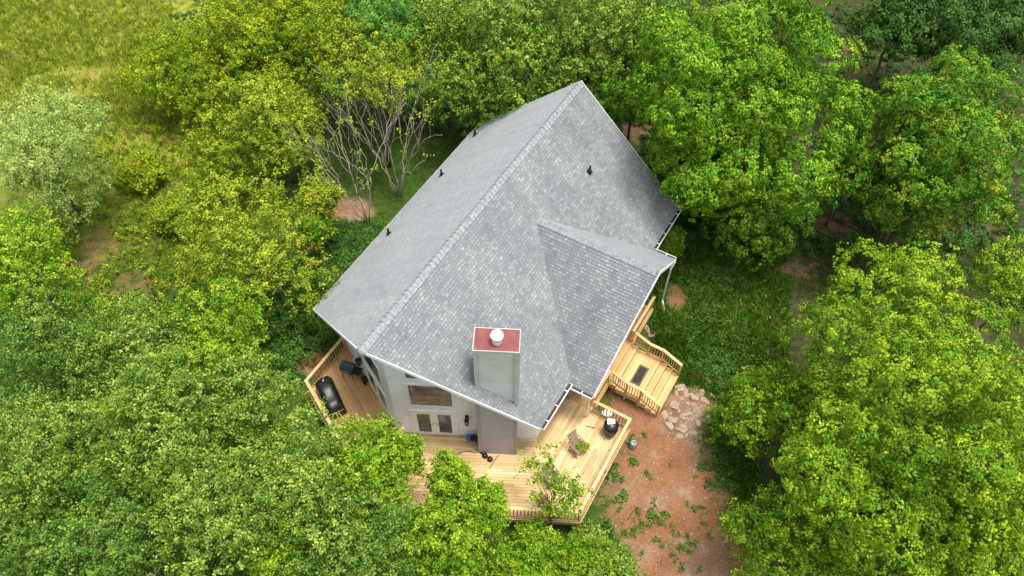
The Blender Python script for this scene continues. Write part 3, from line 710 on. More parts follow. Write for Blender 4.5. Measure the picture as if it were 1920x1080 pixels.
# door mat on the landing
mu, mv = 9.50, 8.16
mat_o = empty('door_mat', W(mu, mv, -.36), PHI)
tag(mat_o, 'dark rubber mat with gold border on the stair landing', 'door mat')
mb = MB(); mb.box((0, 0, .010), (1.15, .5, .016)); mb.build('mat_body', MAT['rubber'], mat_o)
mb = MB()
for i in range(22):
    for s in (-1, 1): mb.box((-.52 + i * .0495, s * .2, .0205), (.03, .03, .004), .7)
for i in range(8):
    for s in (-1, 1): mb.box((s * .52, -.17 + i * .0486, .0205), (.03, .03, .004), .7)
mb.build('border_pattern', MAT['gold'], mat_o)

# ---------------------------------------------------------------- things on the deck
def thing(name, px, py, z, label, cat, rz=0.0, group=None):
    o = empty(name, at(px, py, z), rz); tag(o, label, cat, group); return o

# long covered smoker on the left
t = thing('covered_smoker', 622, 752, 0, 'long black vinyl covered smoker grill beside the left railing', 'grill', math.radians(118))
prof = []
mb = MB(); n = 16; secs = [(-.95, .30, .62), (-.9, .40, .80), (-.5, .43, .86), (-.1, .40, .84), (.0, .42, .92), (.3, .43, .95), (.75, .42, .93), (.86, .36, .85), (.9, .25, .7)]
rings = []
for x, w, h in secs:
    b = len(mb.v); rings.append(b)
    for k in range(n):
        a = math.pi * k / (n - 1); r = 1 + .05 * math.sin(5 * a + x * 9)
        mb.v.append((x + .03 * math.sin(4 * a), w * r * math.copysign(abs(math.cos(a)) ** .5, math.cos(a)) * (1.06 if k in (0, n - 1) else 1), .02 + (h - .02) * math.sin(a) ** .45))
for i in range(len(rings) - 1):
    for k in range(n - 1): mb.f.append((rings[i] + k, rings[i] + k + 1, rings[i + 1] + k + 1, rings[i + 1] + k)); mb.a.append(.5)
for b in (rings[0], rings[-1]): mb.f.append(tuple(range(b, b + n))); mb.a.append(.5)
mb.build('cover', MAT['cover'], t, smooth=True)
mb = MB(); mb.tube([(-.97, -.3, .55), (-1.06, -.25, .66), (-1.08, 0, .7), (-1.06, .25, .66), (-.97, .3, .55)], .02); mb.build('handle', MAT['steel'], t)
for x in (-.7, .7):
    for y in (-.33, .33):
        mb = MB(); mb.lathe((x, y, 0), [(.03, 0), (.05, .02), (.05, .06), (.02, .08)], 10); mb.build('caster', MAT['black'], t)

# clear plastic bag on top of the smoker's end
t = thing('crumpled_bag', 607, 716, .80, 'crumpled grey plastic bag on the end of the covered smoker', 'bag')
mb = MB(); r_ = np.random.default_rng(4)
mb.lathe((0, 0, -.05), [(.14, 0), (.22, .05), (.2, .12), (.1, .17), (.02, .19)], 11)
mb.v = [(x * (1 + .25 * r_.normal()), y * (1 + .25 * r_.normal()), z) for x, y, z in mb.v]; mb.build('bag_skin', MAT['steel'], t, smooth=False)

# gas grill with teal lid
t = thing('gas_grill', 657, 704, 0, 'small gas grill with dark teal lid and side shelf on the left deck', 'grill', math.radians(160))
mb = MB(); mb.lathe((0, 0, 0), [(.01, 0), (.01, .01)], 4)
mb = MB(); secs = [(-.32, .0), (.32, .0)]
pr_ = [(-.26, .72), (-.26, .84), (-.2, .95), (-.06, 1.0), (.1, .98), (.22, .9), (.26, .8), (.26, .72)]
b = len(mb.v)
for x in (-.33, .33): mb.v += [(x, y, z) for y, z in pr_]
for k in range(len(pr_)): mb.f.append((k, (k + 1) % 8, 8 + (k + 1) % 8, 8 + k)); mb.a.append(.5)
mb.f += [tuple(range(8)), tuple(range(8, 16))]; mb.a += [.5, .5]
mb.build('lid', MAT['teal'], t, bevel=.01)
mb = MB(); mb.box((0, 0, .64), (.62, .48, .15)); mb.build('firebox', MAT['black'], t)
mb = MB(); mb.box((-.52, 0, .70), (.34, .42, .03)); mb.build('side_shelf', MAT['black'], t)
mb = MB(); mb.tube([(-.2, .3, .84), (.2, .3, .84)], .015); mb.build('handle', MAT['steel'], t)
for x in (-.28, .28):
    for y in (-.2, .2):
        mb = MB(); mb.tube([(x, y, 0), (x * .95, y * .95, .57)], .018); mb.build('leg', MAT['black'], t)
# string trimmer / hose reel and bucket near the wall
t = thing('hose_reel', 690, 714, 0, 'black hose reel with a wheel standing by the left wall', 'hose reel', .6)
mb = MB(); mb.box((0, 0, .25), (.34, .22, .26)); mb.build('frame', MAT['black'], t, bevel=.02)
for x in (-.22, .22):
    mb = MB(); mb.tube([(x - .03, 0, .19), (x + .03, 0, .19)], .19, 18); mb.build('wheel', MAT['rubber'], t)
mb = MB(); mb.tube([(-.15, .1, .38), (-.15, .22, .85), (.15, .22, .85), (.15, .1, .38)], .018); mb.build('handle', MAT['black'], t)
t = thing('bucket', 672, 683, 0, 'white plastic bucket in the corner of the left deck', 'bucket')
mb = MB(); mb.lathe((0, 0, 0), [(.17, 0), (.20, .42), (.215, .42), (.215, .46), (.185, .46), (.16, .06), (.01, .05)], 20); mb.build('shell', MAT['white'], t, smooth=True)
mb = MB(); mb.tube([(.2 * math.cos(a), .12 + .14 * math.sin(a), .46 + .02 * math.sin(a)) for a in np.linspace(0, math.pi, 9)], .008); mb.build('handle', MAT['steel'], t)
t = thing('push_broom', 668, 672, 0, 'thin dark broom leaning on the wall above the white bucket', 'broom')
mb = MB(); mb.tube([(0, 0, .05), (.28, .3, 1.3)], .016); mb.build('handle', MAT['black'], t)
mb = MB(); mb.box((0, 0, .05), (.4, .08, .1), .7); mb.build('brush', MAT['rubber'], t)

# blue step stool by the chimney
t = thing('step_stool', 884, 826, 0, 'blue step stool with dark tray beside the chimney base', 'stool', .05)
mb = MB(); mb.box((0, 0, .36), (.42, .30, .05)); mb.build('seat', MAT['blue'], t, bevel=.01)
for x in (-.17, .17):
    for y in (-.12, .12):
        mb = MB(); mb.bar((x * 1.15, y * 1.2, 0), (x, y, .34), .035, .035); mb.build('leg', MAT['blue'], t)
t = thing('tool_tray', 889, 823, .385, 'dark grey tool tray sitting on the blue stool', 'tray', .1)
mb = MB(); mb.box((0, 0, .015), (.30, .2, .03))
for x, y, a, b in ((-.15, 0, .02, .2), (.15, 0, .02, .2), (0, -.1, .28, .02), (0, .1, .28, .02)): mb.box((x, y, .08), (a, b, .1))
mb.build('tray_body', MAT['rubber'], t)
# power cord and a pair of black discs
def cable(pxs, z, rad, label, name, mat, cat):
    o = empty(name, at(*pxs[0], z)); tag(o, label, cat); b = o.location.copy()
    pts = [at(px, py, z) - b for px, py in pxs]; out = []
    for i in range(len(pts) - 1):
        p0, p1, p2, p3 = pts[max(i - 1, 0)], pts[i], pts[i + 1], pts[min(i + 2, len(pts) - 1)]
        for k in range(6):
            s = k / 6; out.append(.5 * ((2 * p1) + (p2 - p0) * s + (2 * p0 - 5 * p1 + 4 * p2 - p3) * s * s + (3 * p1 - p0 - 3 * p2 + p3) * s ** 3))
    out.append(pts[-1]); mb = MB(); mb.tube(out, rad, 6); mb.build('cord', mat, o, smooth=True); return o
cable([(893, 850), (880, 846), (862, 849), (848, 857), (856, 865), (868, 876), (866, 862), (858, 855)], .02, .013, 'thin black power cord looped over the deck boards', 'power_cord', MAT['black'], 'cord')
t = thing('electric_sander', 914, 858, 0, 'black two-disc power tool lying in front of the chimney', 'tool', -.35)
for i, (x, y) in enumerate(((-.13, .03), (.14, -.05))):
    mb = MB(); mb.lathe((x, y, 0), [(.13, 0), (.14, .03), (.12, .1), (.06, .14), (.01, .15)], 16); mb.build('disc', MAT['black'], t, smooth=True)
mb = MB(); mb.bar((-.42, .12, .06), (-.2, .05, .08), .07, .07); mb.build('grip', MAT['black'], t)
cable([(936, 853), (928, 862), (922, 872), (917, 879)], .02, .016, 'short dark stick lying on the deck boards near the chimney', 'stick', MAT['rubber'], 'stick')
# box under the eave corner, ball, brush
t = thing('storage_box', 1072, 738, 0, 'tan grey storage box tucked under the eave corner', 'box', PHI + 2.75)
mb = MB(); mb.box((0, 0, .2), (.62, .34, .4)); mb.build('bin', MAT['greybox'], t, bevel=.02)
mb = MB(); mb.box((0, 0, .43), (.66, .38, .06)); mb.build('lid', MAT['greybox'], t, bevel=.015)
t = thing('round_ashtray', 1043, 765, 0, 'small round brown dish on the deck below the gutter', 'dish')
mb = MB(); mb.lathe((0, 0, 0), [(.09, 0), (.12, .06), (.13, .1), (.10, .1), (.08, .04), (.01, .035)], 16); mb.build('dish_body', MAT['terracotta'], t, smooth=True)
t = thing('scrub_brush', 1108, 800, 0, 'pale wooden brush block lying on the right deck', 'brush', -.15)
mb = MB(); mb.val = .9; mb.box((0, 0, .09), (.38, .10, .05)); mb.build('block', MAT['wood_rail'], t, bevel=.01)
mb = MB(); mb.box((0, 0, .033), (.36, .08, .062)); mb.build('bristles', MAT['greybox'], t)
# kettle grill in a black cover with a white rag
t = thing('kettle_grill', 1143, 812, 0, 'round black covered kettle grill in the corner of the right railing', 'grill')
mb = MB(); mb.lathe((0, 0, 0), [(.30, .22), (.33, .45), (.36, .62), (.355, .72), (.30, .84), (.18, .92), (.05, .95)], 24)
mb.v = [(x * (1 + .05 * math.sin(6 * math.atan2(y, x))), y * (1 + .05 * math.sin(6 * math.atan2(y, x))), z) for x, y, z in mb.v]
mb.build('bowl', MAT['cover'], t, smooth=True)
for a in (.4, 2.5, 4.6):
    mb = MB(); mb.tube([(.33 * math.cos(a), .33 * math.sin(a), 0), (.24 * math.cos(a), .24 * math.sin(a), .35)], .02); mb.build('leg', MAT['black'], t)
t = thing('white_rag', 1146, 791, .93, 'crumpled white rag lying on top of the kettle grill', 'rag')
mb = MB(); r_ = np.random.default_rng(9); g = 7
for i in range(g):
    for j in range(g):
        x, y = (i / (g - 1) - .5) * .34, (j / (g - 1) - .5) * .26
        mb.v.append((x + r_.normal() * .015, y + r_.normal() * .015, .04 + .03 * r_.random() - .5 * (x * x + y * y)))
for i in range(g - 1):
    for j in range(g - 1): mb.f.append((i * g + j, (i + 1) * g + j, (i + 1) * g + j + 1, i * g + j + 1)); mb.a.append(.5)
o = mb.build('cloth', MAT['white'], t); o.modifiers.new('s', 'SOLIDIFY').thickness = .006
t = thing('carrier_bag', 1137, 778, -1.0, 'white plastic bag on the dirt behind the railing corner', 'bag')
mb = MB(); mb.lathe((0, 0, 0), [(.2, 0), (.26, .1), (.22, .22), (.1, .28), (.04, .36)], 9)
mb.v = [(x * (1 + .2 * r_.normal()), y * (1 + .2 * r_.normal()), z) for x, y, z in mb.v]; mb.build('bag_skin', MAT['white'], t)

def chair(px, py, rz, label):
    """folding slatted armchair; local +x is the front"""
    t = thing('slatted_chair', px, py, 0, label, 'chair', rz, 'wooden slatted chairs on the right deck')
    mb = MB()
    for i in range(8): mb.val = .3 + .05 * i; mb.box((-.20 + i * .062, 0, .42), (.048, .50, .02))
    mb.build('seat', MAT['old_wood'], t)
    mb = MB()
    for i in range(9):
        y = -.22 + i * .055; mb.val = .25 + .07 * (i % 5); mb.bar((-.25, y, .44), (-.50, y, 1.04), .036, .018, (1, 0, 0))
    mb.bar((-.245, -.27, .46), (-.245, .27, .46), .04, .05); mb.bar((-.51, -.27, 1.05), (-.51, .27, 1.05), .04, .06)
    mb.build('backrest', MAT['old_wood'], t)
    for s in (-1, 1):
        mb = MB(); mb.bar((-.38, s * .29, .70), (.26, s * .29, .66), .06, .025); mb.bar((.2, s * .29, .41), (.2, s * .29, .645), .04, .04); mb.build('arm', MAT['old_wood'], t)
        for a, b in (((.27, s * .265, 0), (-.22, s * .265, .55)), ((-.32, s * .265, 0), (.22, s * .265, .41))):
            mb = MB(); mb.bar(a, b, .035, .045); mb.build('leg', MAT['old_wood'], t)
chair(1083, 846, math.radians(-52), 'weathered slatted wooden chair on the open right deck')
b = at(1090, 838, .44); t = empty('potted_plant', b); tag(t, 'trailing yellow green plant resting on the wooden chair seat', 'plant')
mb = MB(); mb.lathe((0, 0, 0), [(.06, 0), (.09, .12), (.10, .13), (.085, .13), (.07, .10), (.01, .09)], 14); mb.build('pot', MAT['terracotta'], t, smooth=True)
PLANT = t
chair(1036, 905, math.radians(-60), 'weathered slatted wooden chair half hidden behind the sapling')
t = thing('folded_chair', 1018, 943, 0, 'dark brown folding chair against the front railing', 'chair', math.radians(100))
mb = MB()
for i in range(6): mb.box((-.18 + i * .07, 0, .42), (.05, .46, .02))
mb.build('seat', MAT['terracotta'], t)
mb = MB()
for i in range(7): mb.bar((-.22, -.21 + i * .07, .44), (-.34, -.21 + i * .07, .95), .04, .02, (1, 0, 0))
mb.build('backrest', MAT['black'], t)
for x in (-.2, .2):
    for y in (-.22, .22):
        mb = MB(); mb.bar((x, y, 0), (x, y, .41), .035, .035); mb.build('leg', MAT['black'], t)

# ---------------------------------------------------------------- leaves, crowns, trees
def unit(a): return a / np.maximum(np.linalg.norm(a, axis=-1, keepdims=True), 1e-9)

def leaf_mesh(name, pos, nrm, drc, length, width, tone, mat, parent=None):
    """many small folded leaf faces in one mesh"""
    n = len(pos); nrm = unit(nrm); drc = unit(drc - nrm * np.sum(drc * nrm, -1, keepdims=True)); sd = np.cross(nrm, drc)
    l = length[:, None]; w = width[:, None]
    v = np.empty((n, 4, 3), np.float32)
    v[:, 0] = pos - drc * l * .5; v[:, 2] = pos + drc * l * .5 - nrm * l * .10
    v[:, 1] = pos + sd * w * .5 + nrm * w * .16; v[:, 3] = pos - sd * w * .5 + nrm * w * .16
    me = bpy.data.meshes.new(name)
    me.vertices.add(n * 4); me.vertices.foreach_set('co', v.reshape(-1))
    me.loops.add(n * 4); me.loops.foreach_set('vertex_index', np.arange(n * 4, dtype=np.int32))
    me.polygons.add(n); me.polygons.foreach_set('loop_start', np.arange(0, n * 4, 4, dtype=np.int32)); me.polygons.foreach_set('loop_total', np.full(n, 4, np.int32))
    a = me.attributes.new('tone', 'FLOAT', 'FACE'); a.data.foreach_set('value', np.clip(tone, 0, 1).astype(np.float32))
    me.update(calc_edges=True); me.materials.append(mat)
    o = bpy.data.objects.new(name, me); COL.objects.link(o); o.parent = parent
    return o

STYLE = {   # clump size (share of R), spray radius, leaves per spray, leaf length, sprays per m2, twig-like?
 'maple':   dict(cl=(.19, .32), sr=(.17, .30), m=26, ll=.135, dens=6.5, twig=0),
 'maple_dark': dict(cl=(.19, .33), sr=(.17, .30), m=26, ll=.135, dens=6.0, twig=0),
 'yellow_maple': dict(cl=(.14, .25), sr=(.15, .26), m=26, ll=.115, dens=8.0, twig=0),
 'fine':    dict(cl=(.18, .30), sr=(.22, .42), m=20, ll=.125, dens=5.5, twig=1),
 'thicket': dict(cl=(.17, .30), sr=(.22, .45), m=24, ll=.105, dens=6.0, twig=1),
 'thicket_dark': dict(cl=(.17, .30), sr=(.22, .45), m=24, ll=.105, dens=5.6, twig=1),
 'thicket_y': dict(cl=(.19, .32), sr=(.20, .36), m=26, ll=.11, dens=6.5, twig=1),
 'yellow':  dict(cl=(.18, .30), sr=(.20, .40), m=22, ll=.115, dens=4.8, twig=1),
 'yellowgreen': dict(cl=(.18, .30), sr=(.20, .40), m=24, ll=.12, dens=5.6, twig=1),
 'pale':    dict(cl=(.18, .30), sr=(.25, .45), m=24, ll=.11, dens=5.5, twig=1),
 'blue':    dict(cl=(.20, .32), sr=(.18, .34), m=26, ll=.125, dens=6.0, twig=0),
 'dark':    dict(cl=(.22, .34), sr=(.22, .40), m=24, ll=.16, dens=4.6, twig=0),
 'ivy':     dict(cl=(.26, .44), sr=(.18, .32), m=24, ll=.11, dens=7.0, twig=0),
}

def sprays(rng, R, Hz, kd, dens=1.0, zmin=-.55):
    """centres and axes of leaf sprays over a lumpy crown made of billowing clumps"""
    lo, hi = kd['cl']; cl = []; tries = 0
    ph = rng.uniform(0, 6.28, (5,)); ks = unit(rng.normal(size=(5, 3))) * rng.uniform(1.5, 3.2, (5, 1))
    target = int(3.9 / ((lo + hi) / 2) ** 2)
    while len(cl) < target and tries < 6000:
        tries += 1
        d = unit(rng.normal(size=3))
        if d[2] < zmin or (d[2] < -.2 and rng.random() < .4): continue
        lump = 1 + .17 * np.sum(np.sin(ks @ d * 1.6 + ph)) / 1.6
        rc = R * rng.uniform(lo, hi); rr = rng.uniform(.62, .92) * lump if rng.random() < .78 else rng.uniform(.3, .6)
        c = d * np.array([R, R, Hz]) * rr
        if all(np.linalg.norm(c - q[0]) > .60 * (rc + q[1]) for q in cl): cl.append((c, rc, d))
    C_, A_, S_ = [], [], []
    for c, rc, d in cl:
        n = max(6, int(2 * math.pi * rc * rc * kd['dens'] * dens * rng.uniform(.8, 1.2)))
        ax = unit(d * .6 + np.array([0, 0, .7]))
        q = unit(rng.normal(size=(n * 2, 3))); q = q[(q @ ax) > -.1][:n]
        rad = rc * (1.12 - .55 * rng.random(len(q)) ** 1.3); rad = rad + np.where(rng.random(len(q)) < .12, rc * .22, 0)
        C_.append(c + q * np.array([1, 1, .8]) * rad[:, None]); A_.append(unit(q * 1.0 + np.array([0, 0, .28]) + d * .25)); S_.append(rng.uniform(*kd['sr'], len(q)))
    n = int(30 * R * R * dens ** 2)                           # leaves on the inner limbs
    q = unit(rng.normal(size=(n, 3))) * np.array([R, R, Hz]) * (.25 + .4 * rng.random((n, 1)))
    C_.append(q); A_.append(unit(q + np.array([0, 0, R]))); S_.append(rng.uniform(.3, .5, n))
    return np.concatenate(C_), np.concatenate(A_), np.concatenate(S_), cl

def leaves_on(rng, C_, A_, S_, kd, tone_spread=.10):
    m = kd['m']; S = len(C_); c = np.repeat(C_, m, 0); a = np.repeat(A_, m, 0); s = np.repeat(S_, m)
    n = len(c); stone = np.repeat(rng.normal(.5, .12, S), m)
    if kd['twig']:
        dirn = np.repeat(unit(A_ + rng.normal(size=(S, 3)) * .55 + np.array([0, 0, .15])), m, 0)
        t = rng.random(n); off = rng.normal(size=(n, 3)) * (.05 + .11 * s * (1 - .6 * t))[:, None]
        pos = c + dirn * (s * 1.5 * (t - .35))[:, None] + off
        nrm = unit(rng.normal(size=(n, 3)) * .55 + np.array([0, 0, .35]) + a * .95); drc = unit(off + dirn * .5 * .1 + rng.normal(size=(n, 3)) * .05)
        stone = stone + (t - .5) * .22                       # young leaves at the twig tips are paler; paints in light-dark contrast too
    else:
        r = np.sqrt(rng.random(n)) * s; th_ = rng.random(n) * 6.283
        t1 = unit(np.cross(a, np.array([.3, .2, 1.0]) + rng.normal(size=3) * .2)); t2 = np.cross(a, t1)
        rad = t1 * np.cos(th_)[:, None] + t2 * np.sin(th_)[:, None]
        pos = c + rad * r[:, None] + a * (rng.normal(size=n) * .04 - r * r / (s + .05) * .35 + .06)[:, None]
        nrm = unit(a + rad * (r / s)[:, None] * .55 + rng.normal(size=(n, 3)) * .34); drc = unit(rad + rng.normal(size=(n, 3)) * .45 - np.array([0, 0, .35]))
    ln = kd['ll'] * rng.uniform(.5, 1.4, n)
    return pos, nrm, drc, ln, ln * rng.uniform(.5, .72, n), stone + rng.normal(size=n) * tone_spread

def branch(mb, rng, p, q, r0, r1, wob=.12, n=6, sides=6):
    p, q = Vector(p), Vector(q); L = (q - p).length; pts = []
    for i in range(n + 1):
        t = i / n; c = p.lerp(q, t) + Vector((0, 0, L * .10 * math.sin(math.pi * t)))
        if 0 < i < n: c += Vector(rng.normal(size=3)) * L * wob * .3
        pts.append(c)
    mb.tube(pts, [r0 + (r1 - r0) * i / n for i in range(n + 1)], sides); return pts

TREES = [0]
def tree(name, label, px, py, rpx, zc, kind, hz=1.0, dens=1.0, cat='tree', zmin=-.85, bark='bark', group=None, limbs=9):
    TREES[0] += 1; rng = np.random.default_rng(1000 + TREES[0] * 17); kd = STYLE[kind]
    c = at(px, py, zc); R = rpx * depth(c) / F; Hz = R * hz
    g = float(gz(c.x, c.y)); Hz = min(Hz, (zc - g) * 1.05)
    root = empty(name, (c.x, c.y, g), 0); tag(root, label, cat, group)
    C_, A_, S_, cl = sprays(rng, R, Hz, kd, dens, zmin)
    keep = C_[:, 2] + zc - g > .12; C_, A_, S_ = C_[keep], A_[keep], S_[keep]
    base = np.array([0, 0, zc - g])
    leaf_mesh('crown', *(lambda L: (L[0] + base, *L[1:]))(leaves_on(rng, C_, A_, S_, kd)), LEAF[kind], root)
    mb = MB(); r0 = max(.035, R * .030); fork = max(.3, (zc - g) - Hz * .55)
    branch(mb, rng, (0, 0, -.1), (rng.normal() * .1, rng.normal() * .1, fork), r0 * 1.25, r0 * .85, .05)
    pick = rng.permutation(len(cl))[:limbs]
    for i in pick: branch(mb, rng, (0, 0, fork * rng.uniform(.8, 1.0)), base + cl[i][0], r0 * .55, r0 * .12)
    mb.build('trunk', MAT[bark], root, smooth=True)
    return root

# right side
tree('maple_tree', 'big bright green maple with billowing crown right of the roof peak', 1390, 175, 192, 7.5, 'maple', 1.1, 1.2, zmin=-.95)
tree('maple_tree', 'rounded deep green maple with yellow tips at upper right edge', 1750, 282, 150, 6.0, 'maple_dark', 1.05, 1.3, zmin=-.95)
tree('maple_tree', 'huge yellow green maple filling the lower right corner', 1695, 768, 280, 6.4, 'yellow_maple', 1.0, zmin=-.95)
tree('maple_tree', 'yellow green maple at the right bottom edge below the huge maple', 1850, 985, 170, 4.6, 'yellow_maple', .95)
tree('maple_tree', 'mid green leafy tree along the bottom edge right of the dirt', 1530, 1010, 120, 2.6, 'thicket_y', .9)
tree('small_tree', 'loose green young tree on the left flank of the huge maple', 1450, 760, 90, 3.0, 'thicket_y', 1.0)
tree('small_tree', 'small pale tree at the right edge above the huge maple', 1905, 530, 70, 4.0, 'thicket_y', 1.0)
tree('maple_tree', 'green maple bough crown filling the space right of the house peak', 1195, 150, 88, 5.2, 'maple', 1.1)
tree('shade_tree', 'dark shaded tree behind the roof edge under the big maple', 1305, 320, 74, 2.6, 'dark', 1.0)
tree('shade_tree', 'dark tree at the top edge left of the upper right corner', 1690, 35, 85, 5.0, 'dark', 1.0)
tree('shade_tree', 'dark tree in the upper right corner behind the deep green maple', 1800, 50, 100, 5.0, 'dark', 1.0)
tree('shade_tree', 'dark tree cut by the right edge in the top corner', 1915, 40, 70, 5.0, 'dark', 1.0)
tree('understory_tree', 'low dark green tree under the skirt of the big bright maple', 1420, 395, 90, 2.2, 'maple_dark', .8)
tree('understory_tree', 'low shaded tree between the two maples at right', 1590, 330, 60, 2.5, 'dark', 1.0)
# top
tree('oak_tree', 'light speckled tree at the top edge behind the roof peak', 1110, 70, 115, 7.0, 'fine', 1.0)
tree('oak_tree', 'light speckled tree at the top edge left of the roof peak', 960, 45, 110, 7.0, 'fine', 1.0)
tree('oak_tree', 'speckled glossy tree leaning over the back left roof slope', 985, 150, 95, 5.2, 'fine', 1.0)
tree('oak_tree', 'speckled glossy tree next to the back left roof corner', 880, 150, 85, 4.6, 'fine', 1.0)
tree('oak_tree', 'small speckled tree at the top edge beside the cool green tree', 830, 50, 75, 6.0, 'fine', 1.0)
tree('oak_tree', 'speckled tree at the top edge touching the big bright maple', 1200, 30, 80, 6.5, 'fine', 1.0)
tree('ash_tree', 'cool green tree with soft foliage at the top edge', 715, 35, 85, 7.0, 'blue', 1.0)
tree('locust_tree', 'broad yellow green tree at the top left next to the meadow', 455, 85, 132, 4.0, 'yellowgreen', .95)
tree('locust_tree', 'yellow green tree between the broad one and the cool green tree', 575, 85, 110, 4.8, 'yellowgreen', 1.0)
tree('locust_tree', 'orange tinged tree bordering the meadow on its right side', 325, 130, 78, 2.6, 'yellowgreen', .8)
tree('elm_tree', 'golden green tree above the two bare stemmed trees', 700, 120, 105, 6.6, 'yellow', .42, .9, zmin=-.5)
tree('elm_tree', 'golden tree at the left of the bare stemmed trees', 520, 235, 100, 3.8, 'yellow', 1.0)
tree('elm_tree', 'sparse golden tree with twigs showing in the left middle', 430, 290, 80, 2.6, 'yellowgreen', .8, .6)
tree('elm_tree', 'bright yellow tree beside the left deck corner and roof eave', 455, 475, 128, 3.8, 'yellow', 1.0, .85)
tree('sapling', 'small yellow green sapling over the red dirt patch at left', 600, 370, 34, 3.0, 'yellow', 1.0, .8)
tree('sapling', 'little green sapling below the red dirt patch left of the house', 590, 430, 26, 2.0, 'thicket_y', 1.2, .8)
tree('willow_tree', 'pale grey green tree at the left edge by the meadow', 80, 290, 118, 4.4, 'pale', 1.05)
tree('willow_tree', 'fresh green tree at the left edge under the pale tree', 45, 500, 95, 4.6, 'thicket_y', .9)
# bottom left thicket
K = 'green trees of the lower left thicket'
for nm, lb, px, py, r, z, kd, hz in (
  ('thicket_tree', 'leafy tree at the left edge, topmost of the thicket there', 110, 665, 112, 4.6, 'thicket_dark', .9),
  ('thicket_tree', 'speckled tree at the upper rim of the thicket', 265, 655, 98, 5.2, 'thicket', .9),
  ('thicket_tree', 'bright lime tree at the thicket rim below the yellow tree', 400, 640, 90, 4.8, 'thicket_y', .95),
  ('thicket_tree', 'speckled tree in the heart of the lower left thicket', 310, 785, 116, 6.6, 'thicket', .9),
  ('thicket_tree', 'speckled tree whose right side nears the left deck corner', 462, 755, 98, 5.6, 'thicket', .9),
  ('thicket_tree', 'broad speckled tree cut by the left edge low down', 90, 850, 128, 5.6, 'thicket', .85),
  ('thicket_tree', 'dense speckled tree near the bottom edge of the thicket', 215, 985, 132, 5.2, 'thicket_dark', .85),
  ('thicket_tree', 'speckled tree at the bottom edge right of the dense one', 400, 955, 122, 6.4, 'thicket', .85),
  ('thicket_tree', 'pale speckled tree centred below the left deck', 572, 905, 110, 5.8, 'thicket', .9),
  ('thicket_tree', 'small bright tree poking up in a dark gap of the thicket', 195, 800, 62, 4.2, 'thicket_y', 1.1),
  ('thicket_tree', 'small bright tree at the bottom edge between two speckled ones', 520, 1040, 66, 4.0, 'thicket_y', 1.1),
  ('thicket_tree', 'deep green tree in the bottom left corner', 40, 1010, 90, 4.0, 'thicket_dark', 1.0),
  ('thicket_tree', 'bright lime tree right below the left deck boards', 690, 880, 92, 4.4, 'thicket_y', 1.1),
  ('thicket_tree', 'lime tree crown overlapping the deck under the door', 742, 862, 46, 4.0, 'thicket_y', 1.1),
  ('thicket_tree', 'speckled tree at the bottom edge below the lime trees', 670, 1015, 108, 4.6, 'thicket_dark', .9),
  ('thicket_tree', 'slim lime tree rising over the deck edge by the power cord', 842, 905, 40, 3.9, 'thicket_y', 1.7),
  ('thicket_tree', 'rounded lime tree in front of the deck railing', 905, 948, 46, 3.2, 'thicket_y', 1.2),
  ('thicket_tree', 'lime green tree at the bottom edge left of the railing', 830, 1010, 85, 3.6, 'thicket_y', .95),
  ('thicket_tree', 'low green tree at the bottom edge under the front railing', 965, 1075, 62, .6, 'thicket_y', .9),
  ('thicket_tree', 'low leafy tree at the bottom edge by the deck corner', 1075, 1072, 62, .2, 'thicket_y', .8),
  ('thicket_tree', 'small leafy tree just below the middle of the front railing', 1010, 1030, 44, .2, 'thicket_y', 1.0),
  ('thicket_tree', 'small dark leafed tree under the deck corner post', 1100, 1022, 34, -.6, 'thicket', 1.0),
  ('thicket_tree', 'lowest leafy tree at the bottom edge beside the red dirt', 1150, 1075, 50, .2, 'thicket', .8)):
    tree(nm, lb, px, py, r, z, kd, hz, group=K)

# sapling standing in front of the deck, thin enough to see the boards through
def sapling_front():
    rng = np.random.default_rng(77); b = at(1030, 1010, -1.6); b.z = float(gz(b.x, b.y))
    root = empty('sapling', b); tag(root, 'slender sparse sapling in front of the deck with boards showing through', 'tree')
    mb = MB(); C_ = []; A_ = []
    tips = [(1003, 870, 3.6), (985, 862, 3.4), (1032, 868, 3.9), (1045, 895, 3.3), (1070, 900, 2.8), (1060, 920, 2.6), (1040, 915, 3.0), (1020, 900, 3.2), (1075, 935, 2.2), (1050, 940, 2.2), (1025, 845, 4.0), (1000, 925, 2.3), (1085, 915, 2.5), (1035, 955, 1.6), (1066, 955, 1.7), (1012, 965, 1.4), (1030, 930, 2.6), (1052, 905, 3.0), (1066, 945, 2.2)]
    fork = Vector((0, .1, 1.6)); branch(mb, rng, (0, 0, -.1), fork, .05, .035, .05)
    for px, py, z in tips:
        q = at(px, py, z) - b; pts = branch(mb, rng, fork.lerp(Vector((q.x * .3, q.y * .3, q.z * .7)), rng.uniform(.1, .9)), q, .018, .006, .12)
        for k in range(8): C_.append(np.array(q) + rng.normal(size=3) * np.array([.2, .2, .2]) - np.array([0, 0, .05])); A_.append(unit(np.array([0, 0, 1]) + rng.normal(size=3) * .5))
    mb.build('trunk', MAT['bark'], root, smooth=True)
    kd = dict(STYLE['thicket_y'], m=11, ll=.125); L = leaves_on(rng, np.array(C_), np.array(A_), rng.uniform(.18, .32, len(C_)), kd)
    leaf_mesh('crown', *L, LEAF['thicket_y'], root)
sapling_front()

